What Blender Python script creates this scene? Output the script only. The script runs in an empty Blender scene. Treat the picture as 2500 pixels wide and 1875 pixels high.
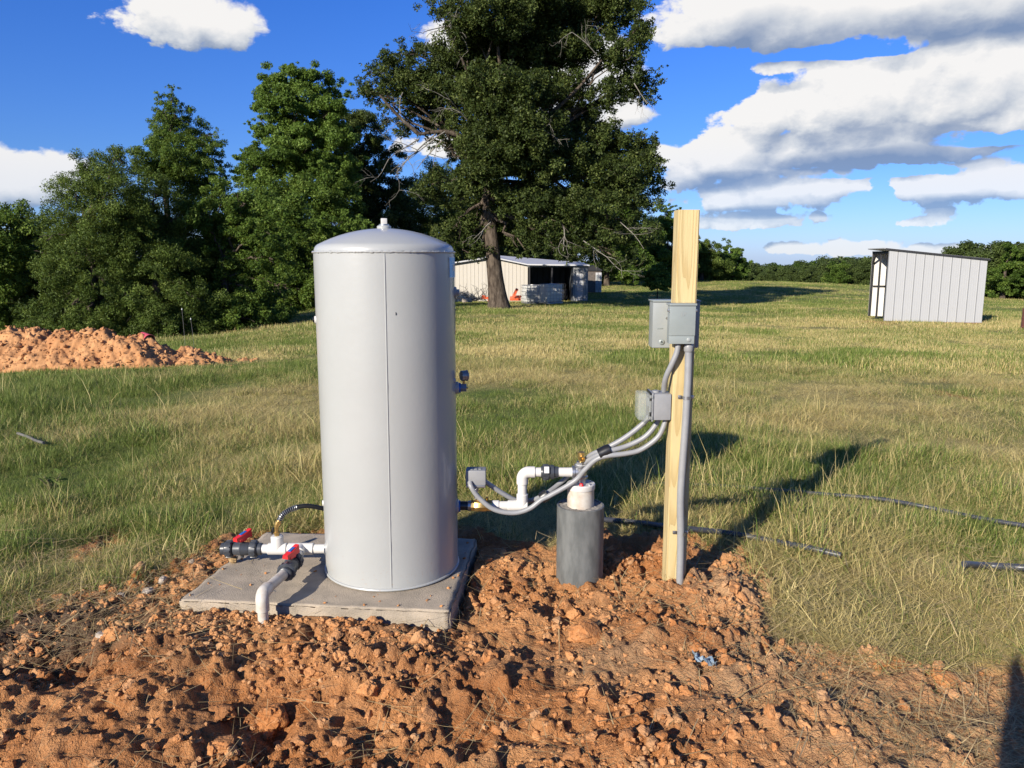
import bpy, bmesh, math, random
import numpy as np
from mathutils import Vector, Matrix, Quaternion

R = math.radians
PI = math.pi
scene = bpy.context.scene
COL = scene.collection

# ------------------------------------------------------------------ camera
PITCH = R(9.3)
CAM_Z = 1.5
cam_d = bpy.data.cameras.new('camera')
cam = bpy.data.objects.new('camera', cam_d)
COL.objects.link(cam)
cam.location = (0, 0, CAM_Z)
cam.rotation_euler = (PI / 2 - PITCH, 0, 0)
cam_d.sensor_width = 36
cam_d.lens = 36 * 1877 / 2500
cam_d.clip_start = 0.05
cam_d.clip_end = 3000
scene.camera = cam

# ------------------------------------------------------------------ exposure / engine
scene.view_settings.view_transform = 'Standard'
scene.view_settings.look = 'None'
scene.view_settings.exposure = 0.8
scene.view_settings.gamma = 1
scene.render.engine = 'CYCLES'
scene.cycles.max_bounces = 5
scene.cycles.diffuse_bounces = 2
scene.cycles.glossy_bounces = 3
scene.cycles.transmission_bounces = 4
scene.cycles.transparent_max_bounces = 8
scene.cycles.use_denoising = True

# ------------------------------------------------------------------ sun
SUN_EL = R(23.0)
SUN_DIR = Vector((-0.609 * math.cos(SUN_EL), -0.793 * math.cos(SUN_EL), math.sin(SUN_EL))).normalized()   # towards the sun
sun_d = bpy.data.lights.new('sun', 'SUN')
sun_d.energy = 5.0
sun_d.angle = R(0.5)
sun_d.color = (1.0, 0.91, 0.78)
sun = bpy.data.objects.new('sun', sun_d)
COL.objects.link(sun)
sun.rotation_euler = SUN_DIR.to_track_quat('Z', 'Y').to_euler()
sun.location = (-30, -40, 40)


# pixel (2212-wide view of the photograph) -> ray; used to turn measured positions into metres
def ray(px, py):
    x = (px * 1.13020 - 1250); y = (py * 1.13020 - 937.5)
    return x, 1877 * math.cos(PITCH) - y * math.sin(PITCH), 1877 * math.sin(PITCH) + y * math.cos(PITCH)


def at(px, py, Y):
    x, f, d = ray(px, py)
    s = Y / f
    return Vector((x * s, Y, CAM_Z - d * s))


def on(px, py, z=0.0):
    x, f, d = ray(px, py)
    s = (CAM_Z - z) / d
    return Vector((x * s, f * s, z))


def src(px, py, Y):
    return at(px / 1.1302, py / 1.1302, Y)


# ------------------------------------------------------------------ node helpers
class NT:
    def __init__(self, tree):
        self.t = tree; self.n = tree.nodes; self.l = tree.links

    def node(self, kind, **kw):
        nd = self.n.new(kind)
        for k, v in kw.items():
            setattr(nd, k, v)
        return nd

    def link(self, a, b):
        self.l.new(a, b)

    def val(self, sock, v):
        if isinstance(v, bpy.types.NodeSocket):
            self.l.new(v, sock)
        else:
            sock.default_value = v

    def math(self, op, a, b=0.0, c=0.0, clamp=False):
        m = self.n.new('ShaderNodeMath'); m.operation = op; m.use_clamp = clamp
        for i, v in enumerate((a, b, c)):
            if i < len(m.inputs):
                self.val(m.inputs[i], v)
        return m.outputs[0]

    def mixc(self, f, a, b, mode='MIX'):
        m = self.n.new('ShaderNodeMix'); m.data_type = 'RGBA'; m.blend_type = mode
        self.val(m.inputs[0], f)
        self.val(m.inputs[6], a if isinstance(a, bpy.types.NodeSocket) else (*a, 1))
        self.val(m.inputs[7], b if isinstance(b, bpy.types.NodeSocket) else (*b, 1))
        return m.outputs[2]

    def sstep(self, x, lo, hi, a=0.0, b=1.0):
        m = self.n.new('ShaderNodeMapRange'); m.interpolation_type = 'SMOOTHSTEP'
        self.val(m.inputs[0], x); m.inputs[1].default_value = lo; m.inputs[2].default_value = hi
        m.inputs[3].default_value = a; m.inputs[4].default_value = b
        return m.outputs[0]

    def lin(self, x, lo, hi, a=0.0, b=1.0):
        m = self.n.new('ShaderNodeMapRange')
        self.val(m.inputs[0], x); m.inputs[1].default_value = lo; m.inputs[2].default_value = hi
        m.inputs[3].default_value = a; m.inputs[4].default_value = b
        return m.outputs[0]

    def noise(self, vec, scale, detail=4, rough=0.55, dist=0.0):
        m = self.n.new('ShaderNodeTexNoise')
        if vec is not None:
            self.l.new(vec, m.inputs['Vector'])
        m.inputs['Scale'].default_value = scale; m.inputs['Detail'].default_value = detail
        m.inputs['Roughness'].default_value = rough; m.inputs['Distortion'].default_value = dist
        return m.outputs[0]

    def attr(self, name, kind='GEOMETRY'):
        m = self.n.new('ShaderNodeAttribute'); m.attribute_name = name; m.attribute_type = kind
        return m

    def ramp(self, f, stops):
        m = self.n.new('ShaderNodeValToRGB')
        self.val(m.inputs[0], f)
        e = m.color_ramp.elements
        while len(e) < len(stops):
            e.new(0.5)
        for el, (p, c) in zip(e, stops):
            el.position = p; el.color = (*c, 1)
        return m.outputs[0]


# ------------------------------------------------------------------ sky with clouds (in direction space)
world = bpy.data.worlds.new('World')
scene.world = world
world.use_nodes = True
world.node_tree.nodes.clear()


def cloud_dir(px, py):
    if px < -100 or px > 2400:          # outside the frame: keep the angle growing evenly
        return (px - 1106) / 1661.0, (560 - py) / 1661.0
    x, f, d = ray(px, py)
    return math.atan2(x, f), -d / math.hypot(x, f)


def blob_max(N, p, bodies, k=0.1):
    """smooth union of soft bodies (px, py, half width, half height, weight) flattened below; p = (u, v, 0)"""
    acc = None
    for (px, py, w, h, wt) in bodies:
        az, el = cloud_dir(px, py)
        a = w / 2000.0; b = h / 2150.0
        q = N.node('ShaderNodeVectorMath', operation='MULTIPLY_ADD')
        N.link(p, q.inputs[0]); q.inputs[1].default_value = (1 / a, 1 / b, 0); q.inputs[2].default_value = (-az / a, -el / b, 0)
        ab = N.node('ShaderNodeVectorMath', operation='ABSOLUTE'); N.link(q.outputs[0], ab.inputs[0])
        r = N.node('ShaderNodeVectorMath', operation='MULTIPLY_ADD')
        N.link(ab.outputs[0], r.inputs[0]); r.inputs[1].default_value = (0, -.28, 0); N.link(q.outputs[0], r.inputs[2])
        dt = N.node('ShaderNodeVectorMath', operation='DOT_PRODUCT'); N.link(r.outputs[0], dt.inputs[0]); N.link(r.outputs[0], dt.inputs[1])
        m = N.math('MULTIPLY_ADD', dt.outputs['Value'], -wt, wt)
        acc = m if acc is None else N.math('SMOOTH_MAX', acc, m, k)
    return acc


# cumulus bodies of the photographed sky: (px, py, half width, half height, weight)
CLOUDS = [(395, 50, 165, 62, 1.0), (480, 62, 90, 46, .8), (330, 22, 80, 50, .7),
          (0, 395, 160, 62, 1.0), (90, 370, 85, 46, .8),
          (1000, 110, 90, 40, .6), (960, 322, 85, 30, .8), (1190, 190, 230, 110, 1.0), (1340, 250, 100, 44, .9),
          (1580, 50, 220, 72, 1.0), (1800, 52, 250, 76, 1.1), (2080, 15, 330, 84, 1.1), (1930, 92, 120, 34, .8),
          (1695, 147, 85, 14, .7), (2185, 118, 60, 34, .8),
          (1830, 225, 190, 112, 1.3), (1990, 205, 130, 95, 1.1), (2110, 195, 190, 110, 1.3), (1640, 255, 105, 66, 1.0), (2230, 235, 160, 66, 1.1),
          (1900, 318, 280, 56, 1.2), (1985, 312, 75, 34, .9),
          (1590, 345, 140, 74, 1.15), (1480, 375, 100, 56, 1.1),
          (1640, 425, 190, 50, 1.15), (1800, 402, 150, 38, 1.0),
          (2010, 408, 150, 48, 1.2), (2120, 398, 130, 44, 1.1),
          (1610, 478, 150, 24, 1.0), (1720, 470, 90, 16, .8), (1994, 472, 58, 26, .95),
          (1740, 537, 70, 16, .9), (1835, 535, 60, 18, .95), (1920, 538, 60, 16, .9), (2040, 541, 110, 14, .9),
          # bodies out of the frame, so that the sky goes on
          (2700, 120, 300, 90, 1.0), (3200, 350, 320, 90, 1.0), (-500, 200, 260, 90, 1.0), (-1100, 330, 320, 90, 1.0)]
# undersides that the bodies above them keep from the sun
SHADED = [(1890, 335, 290, 48, 1.0), (1700, 75, 250, 60, .6), (2050, 60, 280, 50, .6), (1570, 400, 200, 26, .6), (1680, 462, 190, 18, .7), (1960, 440, 150, 20, .7)]


# clear lanes between the bodies
GAPS = [(1490, 190, 150, 80, 1.0), (1840, 108, 200, 26, 1.0), (1560, 120, 120, 26, .8), (2140, 300, 150, 22, 1.1), (1930, 372, 260, 15, .9), (1880, 455, 110, 40, .9), (2160, 470, 150, 30, .9), (1830, 500, 420, 14, 1.0), (1500, 300, 60, 26, .8), (1885, 402, 34, 50, 1.0), (1500, 440, 60, 30, .5)]


def cloud_noise():
    g = bpy.data.node_groups.new('cloud_texture', 'ShaderNodeTree')
    g.interface.new_socket('p', in_out='INPUT', socket_type='NodeSocketVector')
    for nm in ('billow', 'fine'):
        g.interface.new_socket(nm, in_out='OUTPUT', socket_type='NodeSocketFloat')
    N = NT(g)
    gi = N.node('NodeGroupInput'); go = N.node('NodeGroupOutput')
    sc = N.node('ShaderNodeVectorMath', operation='MULTIPLY'); N.link(gi.outputs[0], sc.inputs[0]); sc.inputs[1].default_value = (1, 1.5, 0)
    n1 = N.node('ShaderNodeTexNoise'); n1.noise_dimensions = '2D'; N.link(sc.outputs[0], n1.inputs['Vector'])
    n1.inputs['Scale'].default_value = 8; n1.inputs['Detail'].default_value = 6; n1.inputs['Roughness'].default_value = .6
    # round heads: nested rounded cells, disturbed by the noise
    mx = N.node('ShaderNodeVectorMath', operation='MULTIPLY_ADD')
    N.link(n1.outputs[1], mx.inputs[0]); mx.inputs[1].default_value = (.05, .05, 0); N.link(sc.outputs[0], mx.inputs[2])
    v = N.node('ShaderNodeTexVoronoi'); v.voronoi_dimensions = '2D'; v.feature = 'SMOOTH_F1'; N.link(mx.outputs[0], v.inputs['Vector'])
    v.inputs['Scale'].default_value = 22; v.inputs['Smoothness'].default_value = .35; v.inputs['Detail'].default_value = 3.0; v.inputs['Roughness'].default_value = .5; v.inputs['Lacunarity'].default_value = 2.3
    v.normalize = True
    N.link(N.math('SUBTRACT', n1.outputs[0], 0.5), go.inputs[0])
    N.link(N.math('SUBTRACT', 0.42, v.outputs['Distance']), go.inputs[1])
    return g


def build_world():
    N = NT(world.node_tree)
    out = N.node('ShaderNodeOutputWorld'); bg = N.node('ShaderNodeBackground')
    N.link(bg.outputs[0], out.inputs[0])
    sky = N.node('ShaderNodeTexSky')
    sky.sky_type = 'NISHITA'; sky.sun_disc = False
    sky.sun_elevation = SUN_EL
    sky.sun_rotation = math.atan2(SUN_DIR.x, SUN_DIR.y)
    sky.air_density = 1.0; sky.dust_density = 0.35; sky.ozone_density = 2.2; sky.altitude = 100
    tc = N.node('ShaderNodeTexCoord'); sep = N.node('ShaderNodeSeparateXYZ')
    N.link(tc.outputs['Generated'], sep.inputs[0])
    u = N.math('ARCTAN2', sep.outputs[0], sep.outputs[1])
    h = N.math('SQRT', N.math('ADD', N.math('MULTIPLY', sep.outputs[0], sep.outputs[0]), N.math('MULTIPLY', sep.outputs[1], sep.outputs[1])))
    v = N.math('DIVIDE', sep.outputs[2], N.math('MAXIMUM', h, 0.05))
    # clear summer air: the blue deepens upwards and only pales at the horizon
    tint = N.ramp(v, [(0.0, (.34, .46, .90)), (.04, (.30, .43, .82)), (.12, (.21, .37, .74)), (.34, (.145, .36, .84)), (1.0, (.22, .40, .75))])
    hs = N.node('ShaderNodeHueSaturation'); hs.inputs['Value'].default_value = 2.0
    N.link(N.mixc(1.0, sky.outputs[0], tint, 'MULTIPLY'), hs.inputs['Color'])
    grp = cloud_noise()

    def field(du, dv):
        uv = N.node('ShaderNodeCombineXYZ'); N.link(N.math('ADD', u, du), uv.inputs[0]); N.link(N.math('ADD', v, dv), uv.inputs[1])
        nd = N.node('ShaderNodeGroup'); nd.node_tree = grp; N.link(uv.outputs[0], nd.inputs[0])
        wp = N.node('ShaderNodeVectorMath', operation='ADD'); N.link(uv.outputs[0], wp.inputs[0])
        of = N.node('ShaderNodeCombineXYZ'); N.link(N.math('MULTIPLY', nd.outputs[0], .10), of.inputs[0]); N.link(N.math('MULTIPLY', nd.outputs[1], .015), of.inputs[1])
        N.link(of.outputs[0], wp.inputs[1])
        body = blob_max(N, wp.outputs[0], CLOUDS)
        fn = N.node('ShaderNodeTexNoise'); fn.noise_dimensions = '2D'; N.link(uv.outputs[0], fn.inputs['Vector'])
        fn.inputs['Scale'].default_value = 45; fn.inputs['Detail'].default_value = 3
        low = N.math('MULTIPLY', N.math('SUBTRACT', fn.outputs[0], 0.5), N.sstep(uv.inputs[1].links[0].from_socket, .02, .16, 4.2, .6))
        tex = N.math('ADD', N.math('MULTIPLY', nd.outputs[0], 2.4), N.math('MULTIPLY', nd.outputs[1], 1.9))
        return body, tex, uv, low, wp.outputs[0]
    b0, t0, uv0, low0, wp0 = field(0, 0); b1, t1 = field(-0.006, 0.022)[:2]
    f0 = N.math('ADD', N.math('ADD', b0, N.math('MULTIPLY', low0, .6)), t0)
    f0 = N.math('SUBTRACT', f0, N.math('MULTIPLY', N.math('MAXIMUM', blob_max(N, wp0, GAPS), 0.0), 1.5))
    dens = N.sstep(f0, -0.10, 0.40)
    lit = N.math('ADD', N.math('MULTIPLY', N.math('SUBTRACT', b0, b1), 0.55), N.math('MULTIPLY', N.math('SUBTRACT', t0, t1), 0.27))
    lit = N.math('ADD', lit, 0.66)
    shd = N.math('MAXIMUM', N.math('ADD', blob_max(N, uv0.outputs[0], SHADED), N.math('MULTIPLY', t0, .35)), 0.0)
    lit = N.math('SUBTRACT', lit, N.math('MULTIPLY', shd, 0.52))
    col = N.ramp(lit, [(0.0, (2.2, 3.0, 4.6)), (0.3, (3.9, 4.5, 5.6)), (0.55, (6.6, 6.9, 7.3)), (0.85, (9.4, 9.2, 8.9))])
    # near the horizon the clouds take on the colour of the air
    col2 = N.mixc(N.sstep(v, 0.0, 0.16, 0.30, 0.0), col, hs.outputs[0])
    N.link(N.mixc(N.math('MULTIPLY', dens, 0.97), hs.outputs[0], col2), bg.inputs[0])
    bg.inputs[1].default_value = 0.058
    world.cycles.sampling_method = 'MANUAL'
    world.cycles.sample_map_resolution = 512


build_world()


# ------------------------------------------------------------------ noise in numpy
def _hash(ix, iy, seed):
    h = (ix.astype(np.int64) * 374761393 + iy.astype(np.int64) * 668265263 + seed * 974634777) & 0xFFFFFFFF
    h = ((h ^ (h >> 13)) * 1274126177) & 0xFFFFFFFF
    return ((h ^ (h >> 16)) & 0xFFFF) / 65535.0


def vnoise(x, y, seed=0):
    x = np.asarray(x, float); y = np.asarray(y, float)
    ix = np.floor(x); iy = np.floor(y)
    fx = x - ix; fy = y - iy
    fx = fx * fx * fx * (fx * (fx * 6 - 15) + 10); fy = fy * fy * fy * (fy * (fy * 6 - 15) + 10)
    a = _hash(ix, iy, seed); b = _hash(ix + 1, iy, seed); c = _hash(ix, iy + 1, seed); d = _hash(ix + 1, iy + 1, seed)
    return (a * (1 - fx) + b * fx) * (1 - fy) + (c * (1 - fx) + d * fx) * fy - 0.5


def fbm(x, y, seed=0, octs=4, gain=0.5):
    s = 0; a = 1.0
    for o in range(octs):
        s = s + a * vnoise(x * 2 ** o + 17.3 * o, y * 2 ** o - 9.1 * o, seed + o)
        a *= gain
    return s


def smooth(x, lo, hi):
    t = np.clip((np.asarray(x, float) - lo) / (hi - lo), 0, 1)
    return t * t * (3 - 2 * t)


# ------------------------------------------------------------------ terrain height
def gz(x, y):
    x = np.asarray(x, float); y = np.asarray(y, float)
    r = np.hypot(x, y); az = np.degrees(np.arctan2(x, y))
    crest = np.interp(az, [-60, 0, 8, 17.5, 24.7, 31.4, 45, 90], [-2.4, -1.5, -1.3, -1.2, -1.6, -2.5, -3.0, -3.0])
    near = np.interp(r, [0, 4, 12, 28, 50], [0, 0, -0.22, -0.75, -1.3])
    t = smooth(r, 42, 90)
    z = near * (1 - t) + crest * t
    z = z - smooth(r, 92, 200) * 11.0
    z = z - .52 * smooth(-az, 10, 27) * smooth(r, 13, 30)
    z = z + fbm(x * 0.12, y * 0.12, 3, 3) * 0.22 * smooth(r, 6, 20) + fbm(x * 0.7, y * 0.7, 9, 3) * 0.07 * smooth(r, 3.2, 7)
    return z


def gzf(x, y):
    return float(gz(np.array([x]), np.array([y]))[0])


# ------------------------------------------------------------------ where the soil is bare
DIRT_PX = [(-420, 1390), (0, 1350), (110, 1318), (200, 1312), (255, 1300), (330, 1268), (405, 1225), (470, 1180), (560, 1146), (1035, 1148), (1100, 1182),
           (1190, 1190), (1310, 1158), (1400, 1165), (1510, 1168), (1600, 1190), (1640, 1240), (1630, 1310), (1675, 1378), (1770, 1400),
           (1900, 1415), (2060, 1455), (2212, 1450), (2600, 1470), (2700, 2300), (-420, 2300)]
DIRT = np.array([[on(px, py).x, on(px, py).y] for px, py in DIRT_PX])
DIRT = np.vstack([DIRT[:-2], [[6.0, 0.2], [6.0, -3.0], [-6.0, -3.0], [-6.0, 1.0]]])


def poly_sd(x, y, P):
    """signed distance to polygon, positive inside"""
    x = np.asarray(x, float); y = np.asarray(y, float)
    best = np.full(x.shape, 1e9); inside = np.zeros(x.shape, bool)
    n = len(P)
    for i in range(n):
        ax, ay = P[i]; bx, by = P[(i + 1) % n]
        ex, ey = bx - ax, by - ay
        t = np.clip(((x - ax) * ex + (y - ay) * ey) / (ex * ex + ey * ey + 1e-12), 0, 1)
        best = np.minimum(best, np.hypot(x - ax - t * ex, y - ay - t * ey))
        c = ((ay > y) != (by > y)) & (x < (bx - ax) * (y - ay) / (by - ay + 1e-12) + ax)
        inside ^= c
    return np.where(inside, best, -best)


def spot(x, y, px, py, rx, ry):
    p = on(px, py)
    return np.exp(-(((x - p.x) / rx) ** 2 + ((y - p.y) / ry) ** 2))


def dirt_mask(x, y):
    x = np.asarray(x, float); y = np.asarray(y, float)
    sd = poly_sd(x, y, DIRT)
    n = fbm(x * 2.2, y * 2.2, 21, 4, 0.6)
    m = smooth(sd + .04 + n * 0.17, -0.05, 0.05)
    m = np.maximum(m, smooth(spot(x, y, 230, 1165, .16, .30) + spot(x, y, 180, 1110, .14, .16) + n * 0.5, 0.55, 0.8))
    # vehicle tracks on the right of the field
    def along(P):
        d = np.full(x.shape, 1e9)
        for (ax, ay), (bx, by) in zip(P, P[1:]):
            ex, ey = bx - ax, by - ay
            t = np.clip(((x - ax) * ex + (y - ay) * ey) / (ex * ex + ey * ey), 0, 1)
            d = np.minimum(d, np.hypot(x - ax - t * ex, y - ay - t * ey))
        return d
    tr = np.exp(-(along([(3.9, 11.6), (4.7, 10.9), (5.15, 10.1), (5.45, 9.0), (5.6, 8.0), (5.6, 6.8)]) / .16) ** 2)
    tr = np.maximum(tr, np.exp(-(along([(5.8, 11.2), (6.4, 10.5), (6.7, 9.7), (6.9, 8.6)]) / .18) ** 2))
    m = np.maximum(m, smooth(tr + n * 0.7, 0.5, .95) * 0.8)
    # bare soil round the open shed
    m = np.maximum(m, smooth(np.exp(-(((x - 13.2) / 1.0) ** 2 + ((y - 28.2) / 1.1) ** 2)) + n * .5, .45, .7) * .9)
    return m


SLAB_C = [on(385, 1296, .08), on(972, 1322, .08), on(1030, 1163, .08), on(575, 1148, .08)]   # corners of the slab's top, from front left
SLAB = np.array([[p.x, p.y] for p in SLAB_C])
TANK = Vector((-0.559, 3.425, 0.08))
WELL = Vector((0.318, 3.43, 0.0))
POST = Vector((0.741, 3.335, 0.0))


# ------------------------------------------------------------------ mesh helpers
def tag(o, label=None, cat=None, group=None, kind=None):
    if label: o['label'] = label
    if cat: o['category'] = cat
    if group: o['group'] = group
    if kind: o['kind'] = kind
    return o


def thing(name, label, cat, loc=(0, 0, 0), rz=0.0, group=None):
    o = bpy.data.objects.new(name, None)
    COL.objects.link(o)
    o.empty_display_size = 0.1
    o.location = loc; o.rotation_euler = (0, 0, rz)
    return tag(o, label, cat, group)


def link(name, me, mat=None, parent=None, loc=None):
    o = bpy.data.objects.new(name, me)
    COL.objects.link(o)
    if mat is not None:
        for m in (mat if isinstance(mat, (list, tuple)) else [mat]):
            me.materials.append(m)
    if parent is not None:
        o.parent = parent
    if loc is not None:
        o.location = loc
    return o


def quads_mesh(name, V, nper=4, attrs=None):
    """mesh of separate n-gons from an (N, nper, 3) array"""
    n = len(V)
    me = bpy.data.meshes.new(name)
    me.vertices.add(n * nper); me.vertices.foreach_set('co', np.ascontiguousarray(V, dtype=np.float32).ravel())
    me.loops.add(n * nper); me.loops.foreach_set('vertex_index', np.arange(n * nper, dtype=np.int32))
    me.polygons.add(n); me.polygons.foreach_set('loop_start', np.arange(0, n * nper, nper, dtype=np.int32))
    me.update(calc_edges=True)
    for k, a in (attrs or {}).items():
        at_ = me.attributes.new(k, 'FLOAT', 'POINT')
        at_.data.foreach_set('value', np.repeat(np.asarray(a, dtype=np.float32), nper))
    return me


class MB:
    """collects shapes into one mesh"""
    def __init__(self):
        self.v = []; self.f = []; self.mi = []; self.m = 0

    def add(self, vs, fs):
        b = len(self.v)
        self.v += [tuple(p) for p in vs]
        self.f += [tuple(i + b for i in f) for f in fs]
        self.mi += [self.m] * len(fs)
        return self

    def box(self, c, s, M=None, bev=0.0):
        bm = bmesh.new()
        bmesh.ops.create_cube(bm, size=1)
        bmesh.ops.scale(bm, vec=s, verts=bm.verts)
        if bev:
            bmesh.ops.bevel(bm, geom=list(bm.edges), offset=bev, segments=2, profile=0.6, affect='EDGES')
        bm.verts.index_update()
        mt = (M or Matrix.Identity(4))
        cv = Vector(c)
        self.add([mt @ v.co + cv for v in bm.verts], [[v.index for v in f.verts] for f in bm.faces])
        bm.free()
        return self

    def frame_of(self, d):
        d = Vector(d).normalized()
        a = Vector((0, 0, 1)) if abs(d.z) < 0.9 else Vector((1, 0, 0))
        s = d.cross(a).normalized()
        return s, s.cross(d).normalized(), d

    def lathe(self, o, d, prof, n=24, caps=True):
        """prof: [(distance along d, radius)]"""
        s, t, d = self.frame_of(d); o = Vector(o)
        vs = []; fs = []
        for (h, r) in prof:
            for k in range(n):
                a = 2 * PI * k / n
                vs.append(o + d * h + (s * math.cos(a) + t * math.sin(a)) * r)
        m = len(prof)
        for i in range(m - 1):
            for k in range(n):
                k2 = (k + 1) % n
                fs.append((i * n + k, (i + 1) * n + k, (i + 1) * n + k2, i * n + k2))
        if caps:
            fs.append(tuple(range(n))); fs.append(tuple(reversed(range((m - 1) * n, m * n))))
        return self.add(vs, fs)

    def cyl(self, a, b, r, r2=None, n=20, bev=0.0):
        a = Vector(a); b = Vector(b); L = (b - a).length
        r2 = r if r2 is None else r2
        prof = [(0, r), (L, r2)] if not bev else [(0, r - bev), (bev, r), (L - bev, r2), (L, r2 - bev)]
        return self.lathe(a, b - a, prof, n)

    def tube(self, pts, r, n=10, cap=True, ridge=None):
        pts = [Vector(p) for p in pts]
        m = len(pts)
        vs = []; fs = []
        up = None
        for i, p in enumerate(pts):
            d = (pts[min(i + 1, m - 1)] - pts[max(i - 1, 0)]).normalized()
            if up is None:
                s, up, _ = self.frame_of(d)
            s = up.cross(d).normalized(); up = d.cross(s).normalized()
            rr = r[i] if hasattr(r, '__len__') else r
            if ridge: rr *= 1 + (ridge if i % 2 else 0)
            for k in range(n):
                a = 2 * PI * k / n
                vs.append(p + (s * math.cos(a) + up * math.sin(a)) * rr)
        for i in range(m - 1):
            for k in range(n):
                k2 = (k + 1) % n
                fs.append((i * n + k, i * n + k2, (i + 1) * n + k2, (i + 1) * n + k))
        if cap:
            fs.append(tuple(reversed(range(n)))); fs.append(tuple(range((m - 1) * n, m * n)))
        return self.add(vs, fs)

    def quad(self, *p):
        return self.add(p, [tuple(range(len(p)))])

    def build(self, name, mat, parent=None, smooth=35, loc=None):
        me = bpy.data.meshes.new(name)
        me.from_pydata(self.v, [], self.f)
        me.update()
        o = link(name, me, mat, parent, loc)
        if any(self.mi):
            me.polygons.foreach_set('material_index', self.mi)
        if smooth:
            me.polygons.foreach_set('use_smooth', [True] * len(me.polygons))
            me.set_sharp_from_angle(angle=R(smooth))
        return o


def spline(ctrl, n=12):
    """Catmull-Rom through the control points"""
    P = [Vector(p) for p in ctrl]
    P = [P[0] * 2 - P[1]] + P + [P[-1] * 2 - P[-2]]
    out = []
    for i in range(1, len(P) - 2):
        for k in range(n):
            t = k / n
            a, b, c, d = P[i - 1], P[i], P[i + 1], P[i + 2]
            out.append(0.5 * ((2 * b) + (c - a) * t + (2 * a - 5 * b + 4 * c - d) * t * t + (3 * b - a - 3 * c + d) * t ** 3))
    out.append(P[-2])
    return out


def resample(pts, step):
    pts = [Vector(p) for p in pts]
    out = [pts[0]]; acc = 0
    for a, b in zip(pts, pts[1:]):
        L = (b - a).length
        while acc + L >= step:
            t = (step - acc) / L
            a = a.lerp(b, t); out.append(a.copy()); L = (b - a).length; acc = 0
        acc += L
    return out


# ------------------------------------------------------------------ materials
def newmat(name):
    m = bpy.data.materials.new(name); m.use_nodes = True
    N = NT(m.node_tree); N.n.clear()
    out = N.node('ShaderNodeOutputMaterial'); b = N.node('ShaderNodeBsdfPrincipled')
    N.link(b.outputs[0], out.inputs[0])
    return m, N, b, out


def simple(name, col, rough=0.5, metal=0.0, var=0.12, scale=12.0, bump=0.0, bscale=None, col2=None, spec=0.5, stretch=None, coat=0.0):
    m, N, b, out = newmat(name)
    tc = N.node('ShaderNodeTexCoord'); vec = tc.outputs['Object']
    if stretch:
        mp = N.node('ShaderNodeMapping'); mp.inputs['Scale'].default_value = stretch
        N.link(vec, mp.inputs[0]); vec = mp.outputs[0]
    nz = N.noise(vec, scale, 6, 0.6)
    c2 = col2 or tuple(c * (1 - var * 2) for c in col)
    N.link(N.mixc(N.sstep(nz, 0.3, 0.7), c2, col), b.inputs['Base Color'])
    N.link(N.math('ADD', rough - 0.06, N.math('MULTIPLY', nz, 0.12)), b.inputs['Roughness'])
    b.inputs['Metallic'].default_value = metal
    b.inputs['Specular IOR Level'].default_value = spec
    b.inputs['Coat Weight'].default_value = coat
    if bump:
        bp = N.node('ShaderNodeBump'); bp.inputs['Strength'].default_value = 1.0; bp.inputs['Distance'].default_value = bump
        N.link(N.noise(vec, bscale or scale * 6, 5, 0.6), bp.inputs['Height'])
        N.link(bp.outputs[0], b.inputs['Normal'])
    return m


def ribbed(name, col, pitch, axis=0, depth=0.01, rough=0.4, metal=0.0, col2=None):
    """sheet metal panels: narrow dark seams every pitch metres along an object axis"""
    m, N, b, out = newmat(name)
    tc = N.node('ShaderNodeTexCoord'); sp = N.node('ShaderNodeSeparateXYZ'); N.link(tc.outputs['Object'], sp.inputs[0])
    fr = N.math('FRACT', N.math('DIVIDE', sp.outputs[axis], pitch))
    d = N.math('ABSOLUTE', N.math('SUBTRACT', fr, 0.5))
    rib = N.sstep(d, 0.40, 0.49)
    mid = N.math('ABSOLUTE', N.math('SUBTRACT', N.math('FRACT', N.math('MULTIPLY', fr, 4)), 0.5))
    nz = N.noise(tc.outputs['Object'], 3, 4)
    base = N.mixc(N.math('MULTIPLY', nz, 0.25), col, col2 or tuple(c * 0.75 for c in col))
    N.link(N.mixc(N.math('MULTIPLY', N.sstep(d, .455, .485), .55), base, tuple(c * 0.3 for c in col)), b.inputs['Base Color'])   # darker lines at the laps between sheets
    bp = N.node('ShaderNodeBump'); bp.inputs['Distance'].default_value = depth; bp.inputs['Strength'].default_value = 1
    N.link(N.math('ADD', rib, N.math('MULTIPLY', N.sstep(mid, .3, .5), 0.15)), bp.inputs['Height']); N.link(bp.outputs[0], b.inputs['Normal'])
    b.inputs['Roughness'].default_value = rough; b.inputs['Metallic'].default_value = metal
    return m


def foliage_mat(name, dark, mid, light, trans=0.25):
    m, N, b, out = newmat(name)
    N.n.remove(b)
    a = N.attr('tone')
    col = N.ramp(a.outputs['Fac'], [(0.0, dark), (0.5, mid), (1.0, light)])
    df = N.node('ShaderNodeBsdfPrincipled'); df.inputs['Roughness'].default_value = 0.55; df.inputs['Specular IOR Level'].default_value = 0.14
    N.link(col, df.inputs['Base Color'])
    tr = N.node('ShaderNodeBsdfTranslucent')
    N.link(N.mixc(0.5, col, (light[0] * 1.3, light[1] * 1.2, light[2] * .6)), tr.inputs[0])
    mx = N.node('ShaderNodeMixShader'); mx.inputs[0].default_value = trans
    N.link(df.outputs[0], mx.inputs[1]); N.link(tr.outputs[0], mx.inputs[2]); N.link(mx.outputs[0], out.inputs[0])
    return m


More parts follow.
